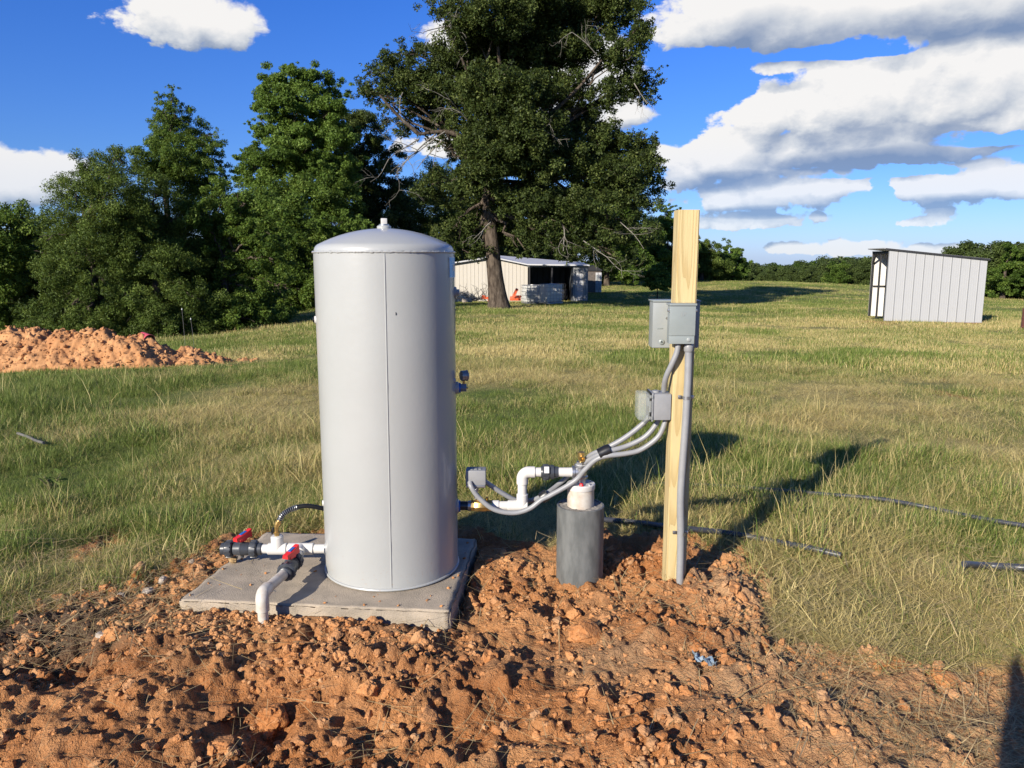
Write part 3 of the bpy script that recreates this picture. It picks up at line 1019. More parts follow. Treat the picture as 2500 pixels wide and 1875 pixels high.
# ------------------------------------------------------------------ clods
def clod_mesh(name, seed, sub=3, rough=.35, flat=.75):
    r_ = random.Random(seed)
    bm = bmesh.new()
    bmesh.ops.create_icosphere(bm, subdivisions=sub, radius=1)
    from mathutils import noise as mn
    off = Vector((r_.uniform(-50, 50), r_.uniform(-50, 50), r_.uniform(-50, 50)))
    cuts = [(Vector((r_.gauss(0, 1), r_.gauss(0, 1), r_.gauss(0, 1))).normalized(), r_.uniform(.55, .85)) for _ in range(5)]
    for v in bm.verts:
        p = v.co.copy()
        k = 1 + rough * mn.fractal(p * 1.3 + off, .9, 2.0, 4) + rough * .55 * mn.fractal(p * 4.0 + off, .8, 2.0, 3)
        q = p * k
        for nrm, dd in cuts:
            e = q.dot(nrm) - dd
            if e > 0: q = q - nrm * e * .8
        q.z *= flat
        v.co = q
    me = bpy.data.meshes.new(name); bm.to_mesh(me); bm.free()
    me.polygons.foreach_set('use_smooth', [True] * len(me.polygons))
    me.set_sharp_from_angle(angle=R(38))
    return me


def build_clods():
    srcs = []
    for k in range(7):
        me = clod_mesh('clod', 300 + k, 3, .45); me.materials.append(M['clod'])
        srcs.append(bpy.data.objects.new('clod', me))
    r_ = np.random.default_rng(23)
    n = 62000
    x = r_.uniform(-2.6, 2.6, n); y = 1.8 + 1.9 * r_.random(n) ** 1.1
    dens = (.10 + .9 * crumbly(x, y)) * (.35 + .8 * smooth(fbm(x * 3.3, y * 3.3, 91, 4, .6), -.2, .35))
    keep = (r_.random(n) < dens) & (dirt_mask(x, y) > .55) & (poly_sd(x, y, SLAB) < -.015) & (np.hypot(x - WELL.x, y - WELL.y) > .125)
    keep &= (np.hypot(x - POST.x, y - POST.y) > .085)
    keep |= (poly_sd(x, y, SLAB) > .02) & (r_.random(n) < .012) & (np.hypot(x - TANK.x, y - TANK.y) > .33)
    x, y = x[keep], y[keep]; n = len(x)
    s = .0022 + .010 * r_.random(n) ** 2.8 + .024 * r_.random(n) ** 18
    z = hz(x, y) + s * .12
    on_slab = poly_sd(x, y, SLAB) > .015
    s = np.where(on_slab, np.minimum(s, .0065), s); z = np.where(on_slab, .08 + s * .4, z)
    lim = poly_sd(x, y, SLAB) > -.08
    s = np.where(lim, np.minimum(s, .02), s)
    sc = s[:, None] * r_.uniform(.7, 1.25, (n, 3))
    tn = np.clip(r_.normal(.10, .25, n) + .4 * smooth(x, .5, 1.5), 0, .7)
    scatter('clods', 'crumbled red clay lying over the turned soil', np.stack([x, y, z], 1), sc, r_.uniform(0, 6.28, n), r_.integers(0, 7, n), srcs, {'tanness': tn},
            r_.uniform(-.6, .6, (n, 2)))
    print('clods', n)


build_clods()


def on_ground(px, py):
    p = on(px, py)
    for _ in range(6):
        p = on(px, py, hzf(p.x, p.y))
    return p


def lone_clod(name, label, cat, px, py, r, seed, mat, sub=4, sink=.45, z=None, flat=.85, group=None, stretch=(1, 1, 1)):
    p = on_ground(px, py) if z is None else on(px, py, z)
    me = clod_mesh(name, seed, sub, .32, flat)
    for v in me.vertices:
        v.co = Vector((v.co.x * r * stretch[0], v.co.y * r * stretch[1], v.co.z * r * stretch[2]))
    o = link(name, me, mat)
    zz = hzf(p.x, p.y) if z is None else z
    o.location = (p.x, p.y, zz + r * sink)
    return tag(o, label, cat, group)


lone_clod('clay_clod', 'large rounded pale clay lump in front of the slab, biggest in the heap', 'clod', 592, 1585, .058, 1, M['clod'], stretch=(.95, .8, 1.1))
lone_clod('clay_clod', 'lumpy clay clod near the bottom edge below the biggest lump', 'clod', 487, 1622, .040, 2, M['clod'])
lone_clod('clay_clod', 'flat orange clay clod left of the biggest lump', 'clod', 478, 1552, .042, 3, M['clod'], flat=.6)
lone_clod('clay_clod', 'chunky clay clod against the slab front below the tank seam', 'clod', 782, 1352, .042, 4, M['clod'])
lone_clod('clay_clod', 'tan clay clod with a deep shadow between the slab and the casing foot', 'clod', 1268, 1378, .052, 5, M['clod'], stretch=(1.5, 1.0, .9))
lone_clod('clay_clod', 'upright clay lump just in front of the grey well casing', 'clod', 1240, 1335, .034, 6, M['clod'])
lone_clod('clay_clod', 'square clay clod with its shadow, right of the biggest lump', 'clod', 797, 1500, .038, 7, M['clod'])
lone_clod('clay_clod', 'yellowish clay clod at the edge of the rut on the left', 'clod', 245, 1385, .040, 8, M['clod'], stretch=(1.2, 1, .9))
lone_clod('clay_clod', 'red broken clay slab tilted at the grass edge on the right', 'clod', 1935, 1432, .055, 9, M['clod'], flat=.6, sink=.25, stretch=(1.4, 1, .8))
lone_clod('clay_clod', 'flaking pale clay slab at the grass edge nearest the dark shadow', 'clod', 2040, 1470, .045, 10, M['clod'], flat=.6, sink=.25, stretch=(1.3, 1.0, .8))
for k, (px, py, r, lb) in enumerate([(262, 1290, .020, 'white stone leftmost beside the slab edge'), (320, 1287, .026, 'largest white stone in the row left of the slab'),
                                   (352, 1258, .022, 'grey white stone at the upper end of the row left of the slab'), (414, 1216, .014, 'small white stone by the grass above the row'),
                                   (222, 1390, .022, 'white stone lying alone below the others near the dark mud')]):
    lone_clod('pale_stone', lb, 'stone', px, py, r, 40 + k, M['stone'], 3, .5, group='white stones left of the slab')
lone_clod('round_stone', 'round tan stone sitting on the concrete slab', 'stone', 505, 1216, .021, 60, M['tan_stone'], 3, .75, z=.08, flat=.95)


# ================================================================== SLAB
def build_slab():
    bm = bmesh.new()
    top = [bm.verts.new((p.x, p.y, .08)) for p in SLAB_C]
    bot = [bm.verts.new((p.x, p.y, -.07)) for p in SLAB_C]
    bm.faces.new(top); bm.faces.new(bot[::-1])
    for i in range(4):
        j = (i + 1) % 4
        bm.faces.new((top[i], bot[i], bot[j], top[j]))
    bmesh.ops.recalc_face_normals(bm, faces=bm.faces)
    es = [e for e in bm.edges if all(v.co.z > 0 for v in e.verts)]
    bmesh.ops.subdivide_edges(bm, edges=list(bm.edges), cuts=40, use_grid_fill=True)
    es = [e for e in bm.edges if e.is_manifold and e.calc_face_angle(0) > 1]
    bmesh.ops.bevel(bm, geom=es, offset=.008, segments=3, affect='EDGES')
    from mathutils import noise as mn
    for v in bm.verts:
        n = mn.fractal(v.co * 14, 1, 2, 4)
        edge = abs(float(poly_sd(np.array([v.co.x]), np.array([v.co.y]), SLAB)[0]))
        k = .0075 if edge < .02 else .0012
        v.co += Vector((n * k, mn.noise(v.co * 20) * k, mn.noise(v.co * 25 + Vector((5, 5, 5))) * k * .6))
    me = bpy.data.meshes.new('concrete_slab'); bm.to_mesh(me); bm.free()
    me.polygons.foreach_set('use_smooth', [True] * len(me.polygons))
    o = link('concrete_slab', me, M['concrete'])
    tag(o, 'rectangular concrete pad with chipped edges under the grey tank', 'slab')


build_slab()


# ================================================================== TANK
def build_tank():
    t = thing('pressure_tank', 'tall light grey steel water pressure tank standing on the slab', 'tank', TANK)
    Rr = .305; H = 1.445
    MB().lathe((0, 0, .012), (0, 0, 1), [(0, Rr - .004), (.004, Rr), (H - .012, Rr)], 144, False).build('shell', M['tank'], t)
    prof = []
    for k in range(28):
        a = k / 27
        # knuckle then shallow crown
        if a < .25:
            b = a / .25 * R(68)
            prof.append((H + .004 + .034 * math.sin(b), Rr - .0025 - .034 + .034 * math.cos(b)))
        else:
            b = (a - .25) / .75
            r0 = Rr - .0025 - .034 + .034 * math.cos(R(68)); z0 = H + .004 + .034 * math.sin(R(68))
            rr = r0 * (1 - b)
            Rc = r0 / math.sin(R(27))
            prof.append((z0 + math.sqrt(Rc * Rc - rr * rr) - math.sqrt(Rc * Rc - r0 * r0), max(rr, .001)))
    top_z = prof[-1][0]
    MB().lathe((0, 0, 0), (0, 0, 1), prof, 144, False).build('dome', M['tank'], t)
    # weld beads
    r_ = random.Random(3)
    pts = []
    for k in range(288):
        a = 2 * PI * k / 288
        pts.append(Vector((math.cos(a) * (Rr + .0015), math.sin(a) * (Rr + .0015), H + r_.gauss(0, .0007))))
    pts.append(pts[0].copy())
    mb = MB().tube(pts, [.0042 + r_.gauss(0, .0006) for _ in pts], 8, False); mb.build('rim_weld', M['tank'], t)
    ring = [Vector((math.cos(2 * PI * k / 96) * (Rr + .001), math.sin(2 * PI * k / 96) * (Rr + .001), .010)) for k in range(97)]
    MB().tube(ring, .006, 8, False).build('foot_rim', M['tank'], t)
    seam_a = math.atan2(-TANK.y, -TANK.x) - R(1.6)
    pts = [Vector((math.cos(seam_a + .0004 * k) * (Rr + .0002), math.sin(seam_a + .0004 * k) * (Rr + .0002), .02 + k * (H - .02) / 60)) for k in range(61)]
    MB().tube(pts, [.0028 + r_.gauss(0, .0003) for _ in pts], 6).build('seam_weld', M['tank'], t)
    # plug on top
    mb = MB().lathe((0, 0, top_z - .008), (0, 0, 1), [(0, .031), (.016, .031), (.02, .027)], 32)
    pl = mb.build('top_boss', M['tank'], t)
    MB().lathe((0, 0, top_z + .012), (0, 0, 1), [(0, .022), (.006, .022), (.0065, .019)], 24).build('sealant_ring', M['steel'], t)
    MB().box((0, 0, top_z + .03), (.024, .024, .026), Matrix.Rotation(R(20), 4, 'Z'), .002).build('plug', M['pvc'], t)

    def surf(a, z, r=Rr):
        return Vector((math.cos(a) * r, math.sin(a) * r, z))

    def patch(a0, a1, z0, z1, r):
        mb = MB(); n = 10
        vs = []; fs = []
        for k in range(n + 1):
            a = a0 + (a1 - a0) * k / n
            vs += [surf(a, z0, r), surf(a, z1, r)]
        for k in range(n):
            fs.append((2 * k, 2 * k + 2, 2 * k + 3, 2 * k + 1))
        return mb.add(vs, fs)
    # angles: facing the camera and turning to the right
    face = math.atan2(-TANK.y, -TANK.x)
    a_r = face + R(90 - 5)        # right silhouette
    st = patch(a_r - R(23), a_r + R(22), 1.335, 1.425, Rr + .0012).build('brand_sticker', M['stick'], t)
    patch(a_r - R(22.3), a_r + R(21), 1.338, 1.422, Rr + .0018).build('sticker_field', M['bluelabel'], st)
    w = MB()
    for k in range(4):
        aa = a_r - R(14) + R(6) * k
        w.add(patch(aa, aa + R(3), 1.365, 1.395, Rr + .0024).v, [(2 * q, 2 * q + 2, 2 * q + 3, 2 * q + 1) for q in range(10)])
    w.build('sticker_lettering', M['stick'], st)
    ws = patch(a_r - R(6), a_r + R(16), 1.085, 1.215, Rr + .0012).build('warning_sticker', M['stick'], t)
    patch(a_r - R(5.5), a_r + R(15), 1.088, 1.102, Rr + .0018).build('sticker_red_band', M['red'], ws)
    patch(a_r - R(5.0), a_r + R(15), 1.125, 1.195, Rr + .0018).build('sticker_text_block', M['boxdark'], ws)
    patch(a_r - R(4), a_r + R(9), .315, .415, Rr + .0012).build('rating_plate', M['stick'], t)
    # bosses with plugs
    d = surf(a_r - R(4), 0, 1)
    s = surf(a_r - R(4), 1.27)
    MB().lathe(s - d * .005, d, [(0, .026), (.012, .024), (.014, .019)], 24).build('side_boss', M['boxdark'], t)
    MB().lathe(s + d * .008, d, [(0, .014), (.012, .014), (.014, .012)], 8).build('side_plug', M['boxdark'], t)
    a_l = face - R(90 - 5)
    d = surf(a_l, 0, 1); s = surf(a_l, 1.155)
    MB().lathe(s - d * .004, d, [(0, .017), (.01, .016)], 24).build('white_plug', M['pvc'], t)
    MB().lathe(s + d * .006, d, [(0, .012), (.008, .011)], 8).build('black_plug', M['black'], t)
    s = surf(a_l, .325)
    MB().lathe(s - d * .004, d, [(0, .014), (.009, .012)], 24).build('lower_plug', M['pvc'], t)
    # gauge assembly
    a_g = a_r - R(2); d = surf(a_g, 0, 1); s = surf(a_g, .84)
    MB().lathe(s - d * .006, d, [(0, .029), (.016, .027), (.02, .022)], 24).build('gauge_boss', M['tank'], t)
    MB().lathe(s + d * .012, d, [(0, .023), (.010, .023)], 12).build('blue_bushing', M['blue'], t)
    MB().lathe(s + d * .02, d, [(0, .019), (.026, .019), (.028, .015)], 6).build('hex_adapter', M['hexgrey'], t)
    MB().lathe(s + d * .046, d, [(0, .006), (.009, .005)], 10).build('brass_stem', M['brass'], t)
    gp = s + d * .036
    ga = MB().lathe(gp + Vector((0, 0, .018)), (0, 0, 1), [(0, .006), (.014, .006)], 10)
    g = ga.build('pressure_gauge', M['brass'], t)
    cen = gp + Vector((0, 0, .055)); ax = (d * .92 + Vector((-d.y, d.x, 0)) * .39).normalized()
    MB().lathe(cen - ax * .014, ax, [(0, .021), (.003, .0235), (.024, .0235), (.026, .0255), (.030, .0255)], 32).build('gauge_case', M['chrome'], g)
    MB().lathe(cen + ax * .0165, ax, [(0, .022), (.0015, .022)], 32).build('dial', M['glass'], g)
    # round blister below the gauge, scratch marks
    s2 = surf(a_g - R(10), .882)
    MB().lathe(s2 - surf(a_g - R(10), 0, 1) * .003, surf(a_g - R(10), 0, 1), [(0, .012), (.005, .011), (.009, .006)], 16).build('small_boss', M['tank'], t)
    a_s = face + R(7)
    mb = MB()
    for da, dz, h_ in ((0, 0, .013), (R(.35), .002, .007)):
        mb.add(patch(a_s + da, a_s + da + R(.5), 1.19 + dz, 1.19 + dz + h_, Rr + .0012).v, [(2 * q, 2 * q + 2, 2 * q + 3, 2 * q + 1) for q in range(10)])
    mb.build('paint_scratch', M['black'], t)
    # outlet collar on the right and inlet collar on the left
    MB().lathe((Rr - .01, 0, .286), (1, 0, 0), [(0, .036), (.014, .033), (.018, .028)], 24).build('outlet_collar', M['tank'], t)
    MB().lathe((Rr + .006, 0, .286), (1, 0, 0), [(0, .027), (.009, .027)], 24).build('outlet_bushing', M['blue'], t)
    MB().lathe((-Rr + .01, -.0, .08), (-1, 0, 0), [(0, .036), (.016, .033), (.02, .028)], 24).build('inlet_collar', M['tank'], t)
    return t


build_tank()


# ================================================================== left manifold
def union_valve(name, parent, c, ax, hd, mb_r=.030):
    """true-union ball valve: body on axis ax centred on c, T handle along hd"""
    c = Vector(c); ax = Vector(ax).normalized(); hd = Vector(hd).normalized(); up = Vector((0, 0, 1))
    b = MB().lathe(c - ax * .038, ax, [(0, .027), (.006, .030), (.032, .0315), (.038, .034), (.044, .0315), (.070, .030), (.076, .027)], 28)
    b.cyl(c - up * .022, c - up * .042, .010, .008, 12)
    body = b.build(name, M['cpvc'], parent)
    for sgn in (-1, 1):
        o = c + ax * sgn * .040
        prof = [(0, .034), (.004, .038), (.030, .039), (.034, .035)]
        nut = MB(); s, t, _ = nut.frame_of(ax)
        nut.lathe(o, ax * sgn, prof, 36)
        for k in range(12):
            a = 2 * PI * k / 12
            q = o + ax * sgn * .017 + (s * math.cos(a) + t * math.sin(a)) * .039
            rm = Matrix((tuple(ax), tuple(s * math.cos(a) + t * math.sin(a)), tuple(ax.cross(s * math.cos(a) + t * math.sin(a))))).transposed().to_4x4()
            nut.box(q, (.024, .005, .008), rm, .001)
        nut.build('union_nut', M['cpvc'], body)
        MB().lathe(o + ax * sgn * .033, ax * sgn, [(0, .029), (.020, .028), (.022, .025)], 28).build('end_socket', M['cpvc'], body)
    MB().cyl(c + up * .026, c + up * .040, .013, None, 16).build('valve_stem', M['cpvc'], body)
    rm = Matrix((tuple(hd), tuple(up.cross(hd)), tuple(up))).transposed().to_4x4()
    h = MB().box(c + up * .045, (.040, .034, .014), rm, .003)
    # the lever: a wedge that rises to its end
    for sgn in (1,):
        L = .10
        p = []
        for x_, w_, zt in ((-.036, .014, .062), (.0, .017, .068), (.055, .012, .082)):
            for s_ in (-1, 1):
                p.append(c + hd * x_ + up.cross(hd) * (s_ * w_) + up * .046)
                p.append(c + hd * x_ + up.cross(hd) * (s_ * w_ * .8) + up * zt)
        # each station: [l_bot, l_top, r_bot, r_top]
        f = []
        for i in range(2):
            a = i * 4; b_ = a + 4
            f += [(a, b_, b_ + 1, a + 1), (a + 2, a + 3, b_ + 3, b_ + 2), (a + 1, b_ + 1, b_ + 3, a + 3), (a, a + 2, b_ + 2, b_)]
        f += [(0, 1, 3, 2), (8, 10, 11, 9)]
        h.add(p, f)
    hn = h.build('handle', M['red'], body, 30)
    tilt = Matrix.Rotation(-.2, 4, up.cross(hd))
    MB().box(c + up * .0735 + hd * .012, (.036, .015, .003), tilt @ rm, .001).build('handle_plate', M['blue'], hn)
    return body


def build_manifold():
    t = thing('pipe_manifold', 'white plastic outlet piping with two red handled valves left of the tank', 'pipework', (-1.0, 3.42, .08))
    o = Vector((-1.0, 3.42, .08))

    def L(x, y, z): return Vector((x, y, z)) - o
    z = .16; y = 3.42
    MB().cyl(L(-.845, y, z), L(-1.17, y, z), .0215, None, 24).build('pipe', M['pvc'], t)
    # tee that feeds the front branch
    mb = MB().cyl(L(-.925, y, z), L(-1.045, y, z), .0275, None, 28, .003)
    mb.cyl(L(-.985, y, z), L(-.985, y - .055, z), .0275, None, 28, .003)
    mb.build('branch_tee', M['pvc'], t)
    mb = MB().cyl(L(-1.05, y, z), L(-1.14, y, z), .0275, None, 28, .003)
    mb.cyl(L(-1.095, y, z), L(-1.095, y, z + .062), .0285, None, 28, .003)
    te = mb.build('hose_tee', M['pvc'], t)
    MB().lathe(L(-1.095, y, z + .058), (0, 0, 1), [(0, .023), (.006, .023), (.0065, .02)], 16).build('thread_seal', M['stick'], te)
    union_valve('ball_valve', t, L(-1.262, y, z), (1, 0, 0), (.55, 1, 0))
    # front branch: valve, pipe, elbow into the ground
    MB().cyl(L(-.985, y - .05, z), L(-.978, 3.30, z), .0215, None, 24).build('pipe', M['pvc'], t)
    union_valve('ball_valve', t, L(-.976, 3.215, z), (0, -1, 0), (.35, 1, 0))
    MB().cyl(L(-.978, 3.14, z), L(-1.008, 2.965, z), .0215, None, 24).build('pipe', M['pvc_dusty'], t)
    e0 = L(-1.006, 2.985, z); 
    pts = [e0, L(-1.0085, 2.96, z)]
    for k in range(9):
        a = k / 8 * PI / 2
        pts.append(L(-1.01, 2.955 - .028 * math.sin(a), z - .028 * (1 - math.cos(a))))
    pts.append(L(-1.01, 2.927, z - .07))
    MB().tube(pts, .0268, 24).build('elbow', M['pvc_dusty'], t)
    MB().cyl(L(-1.01, 2.927, z - .06), L(-1.01, 2.927, -.12), .0215, None, 24).build('riser', M['pvc_dusty'], t)
    # brass hose tap
    b = MB().lathe(L(-1.095, y, z + .062), (0, 0, 1), [(0, .012), (.012, .012), (.0125, .015), (.022, .015), (.0225, .010), (.05, .010)], 8)
    b.lathe(L(-1.095, y, z + .108), (.45, 0, .9), [(0, .012), (.012, .013), (.0125, .016), (.028, .016), (.0285, .012), (.036, .011)], 12)
    tap = b.build('hose_tap', M['brass'], t)
    MB().box(L(-1.112, y - .004, z + .088), (.007, .016, .03), Matrix.Rotation(R(12), 4, 'Y'), .002).build('tap_lever', M['black'], tap)
    # hose with a spring guard
    st = Vector((-1.095, y, z + .108)) + Vector((.45, 0, .9)).normalized() * .034
    h = thing('garden_hose', 'short black hose arching from the brass tap behind the tank', 'hose', st)
    C = [st, (-1.063, y + .01, .325), (-1.025, y + .03, .345), (-.97, y + .07, .345), (-.90, y + .13, .31), (-.83, y + .24, .24), (-.72, y + .36, .15), (-.58, y + .40, .1)]
    pts = [Vector(p) - st for p in spline(C, 12)]
    MB().tube(pts, .0105, 14).build('hose', M['black'], h)
    sp = resample(pts[:30], .0035)
    coil = [];
    for i, p in enumerate(sp[:min(40, len(sp) - 1)]):
        d = (sp[i + 1] - sp[i]).normalized(); s_, t_, _ = MB().frame_of(d)
        for k in range(6):
            a = 2 * PI * k / 6 * 1.0 + 0
            ang = (i * 6 + k) / 6 * 2 * PI / 1.0 * .40
            coil.append(p + d * (.0035 * k / 6) + (s_ * math.cos(ang) + t_ * math.sin(ang)) * .0128)
    MB().tube(coil, .0016, 5).build('spring_guard', M['steel'], h)


build_manifold()


# ================================================================== right pipework
def build_delivery():
    y = 3.43; z = .366
    o = Vector((.05, y, z))
    t = thing('delivery_pipe', 'white plastic pipe run with brass check valve joining tank and well', 'pipework', o)

    def L(x, yy, zz): return Vector((x, yy, zz)) - o
    MB().cyl(L(-.25, y, z), L(-.165, y, z), .021, None, 20).build('black_nipple', M['black'], t)
    MB().cyl(L(-.205, y, z), L(-.185, y, z), .0235, None, 20, .002).build('steel_coupling', M['steel'], t)
    b = MB().lathe(L(-.19, y, z), (1, 0, 0), [(0, .027), (.012, .027), (.0125, .024), (.02, .0285), (.07, .0285), (.078, .024), (.0785, .027), (.10, .027)], 8)
    b.cyl(L(-.155, y, z + .02), L(-.155, y, z + .045), .009, None, 6)
    b.cyl(L(-.115, y, z + .02), L(-.115, y, z + .042), .006, None, 8)
    b.build('check_valve', M['brass'], t, 30)
    MB().cyl(L(-.095, y, z), L(.0, y, z), .0215, None, 24).build('pipe', M['pvc'], t)
    mb = MB().cyl(L(-.02, y, z), L(.073, y, z), .0265, None, 28, .003)
    mb.cyl(L(.0475, y, z), L(.0475, y, z + .058), .0265, None, 28, .003)
    mb.build('lower_elbow', M['pvc'], t)
    MB().cyl(L(-.095, y, z), L(-.06, y, z), .0255, None, 28, .002).build('adapter', M['pvc'], t)
    MB().cyl(L(.0475, y, z + .05), L(.0475, y, .49), .0215, None, 24).build('pipe', M['pvc'], t)
    zt = .527
    pts = [L(.0475, y, zt - .055), L(.0475, y, zt - .03)]
    for k in range(9):
        a = k / 8 * PI / 2
        pts.append(L(.0475 + .03 * (1 - math.cos(a)), y, zt - .03 + .03 * math.sin(a)))
    pts += [L(.105, y, zt)]
    MB().tube(pts, .0265, 24).build('upper_elbow', M['pvc'], t)
    MB().cyl(L(.10, y, zt), L(.30, y, zt), .0215, None, 24).build('pipe', M['pvc'], t)
    u = MB().lathe(L(.133, y, zt), (1, 0, 0), [(0, .026), (.008, .028), (.0085, .033), (.036, .034), (.042, .030), (.044, .030), (.0445, .034), (.060, .033), (.0605, .027), (.078, .026)], 20)
    s_, t_, _ = u.frame_of((1, 0, 0))
    for k in range(10):
        a = 2 * PI * k / 10
        u.box(L(.155, y, zt) + (s_ * math.cos(a) + t_ * math.sin(a)) * .034, (.024, .006, .006), None, .001)
    un = u.build('union', M['cpvc'], t)
    MB().box(L(.158, y - .0355, zt + .02), (.022, .003, .03), Matrix.Rotation(R(-25), 4, 'X'), .0).build('union_sticker', M['stick'], un)
    # pressure switch on the brass valve
    c = Vector((-.166, y, .40))
    p = thing('pressure_switch', 'grey box of the pump pressure switch above the brass valve', 'switch', c)
    MB().cyl((0, 0, .0), (0, 0, .07), .008, None, 10).build('stem', M['steel'], p)
    MB().lathe((0, 0, .035), (0, 0, 1), [(0, .013), (.012, .013)], 6).build('hex_nut', M['steel'], p)
    MB().box((0, 0, .068), (.088, .07, .012), None, .002).build('base_plate', M['steel'], p)
    MB().box((0, 0, .109), (.092, .074, .07), None, .006).build('cover', M['conduit'], p)
    mb = MB()
    for k in range(3): mb.box((-.02 + .02 * k, -.01, .1455), (.012, .03, .002), None, .0005)
    mb.build('moulded_marks', M['boxdark'], p)


build_delivery()


# ================================================================== WELL
def build_well():
    w = thing('well_casing', 'dark grey plastic well casing pipe standing up out of the red clay', 'well casing', WELL)
    ro = .1095; top = .372
    MB().lathe((0, 0, -.2), (0, 0, 1), [(0, ro), (.2 + top - .002, ro), (.2 + top, ro - .002), (.2 + top, ro - .0085), (.2 + top - .006, ro - .009)], 64, False).build('pipe', M['casing'], w)
    g = MB(); r_ = random.Random(9)
    n = 48; vs = [(0, 0, top - .002)]
    for j in range(1, 7):
        for k in range(n):
            rr = (ro - .0085) * j / 6; a = 2 * PI * k / n
            vs.append((rr * math.cos(a), rr * math.sin(a), top - .004 + r_.gauss(0, .0025)))
    fs = [(0, 1 + k, 1 + (k + 1) % n) for k in range(n)]
    for j in range(5):
        for k in range(n):
            fs.append((1 + j * n + k, 1 + (j + 1) * n + k, 1 + (j + 1) * n + (k + 1) % n, 1 + j * n + (k + 1) % n))
    g.add(vs, fs).build('grout_fill', M['grout'], w)
    # smear of pale cement at the foot
    cap = thing('well_seal', 'white plastic seal with a red plug on top of the grey casing', 'well seal', WELL + Vector((0, 0, top)))
    MB().lathe((0, 0, -.01), (0, 0, 1), [(0, .062), (.088, .062)], 48).build('sleeve', M['pvc_dusty'], cap)
    MB().lathe((0, 0, .078), (0, 0, 1), [(0, .0645), (.003, .066), (.022, .066), (.026, .063)], 48).build('lid', M['pvc'], cap)
    for k in range(6):
        a = 2 * PI * (k + .3) / 6
        MB().lathe((math.cos(a) * .05, math.sin(a) * .05, .104), (0, 0, 1), [(0, .006), (.005, .006)], 6).build('bolt', M['steel'], cap)
    MB().lathe((-.002, -.052, .103), (0, 0, 1), [(0, .010), (.003, .011), (.012, .008), (.014, .005)], 10).build('red_plug', M['red'], cap)
    h = thing('wellhead_tee', 'galvanised pipe tee with a brass relief valve on the white well cap', 'pipe fitting', WELL + Vector((0, 0, top + .104)))
    z = .527 - top - .104
    mb = MB().lathe((0, 0, 0), (0, 0, 1), [(0, .023), (z - .028, .022), (z - .027, .030), (z - .018, .031), (z - .014, .027), (z + .022, .027), (z + .026, .031), (z + .036, .031)], 24)
    mb.lathe((0, 0, z), (-1, 0, 0), [(0, .026), (.028, .026), (.030, .030), (.042, .030)], 24)
    mb.build('tee', M['steel'], h)
    MB().lathe((0, 0, z + .036), (0, 0, 1), [(0, .021), (.003, .021), (.004, .024), (.014, .024), (.015, .018)], 6).build('hex_bushing', M['steel'], h)
    MB().lathe((0, 0, z + .034), (0, 0, 1), [(0, .026), (.003, .026)], 24).build('thread_seal', M['stick'], h)
    b = MB().lathe((0, 0, z + .05), (0, 0, 1), [(0, .011), (.010, .011), (.011, .014), (.03, .014), (.031, .016), (.044, .016), (.046, .013)], 12)
    b.lathe((0, 0, z + .068), (.1, -1, 0), [(0, .012), (.018, .012), (.019, .014), (.028, .014), (.028, .009), (.014, .008)], 12, False)
    b.build('relief_valve', M['brass'], h)


build_well()


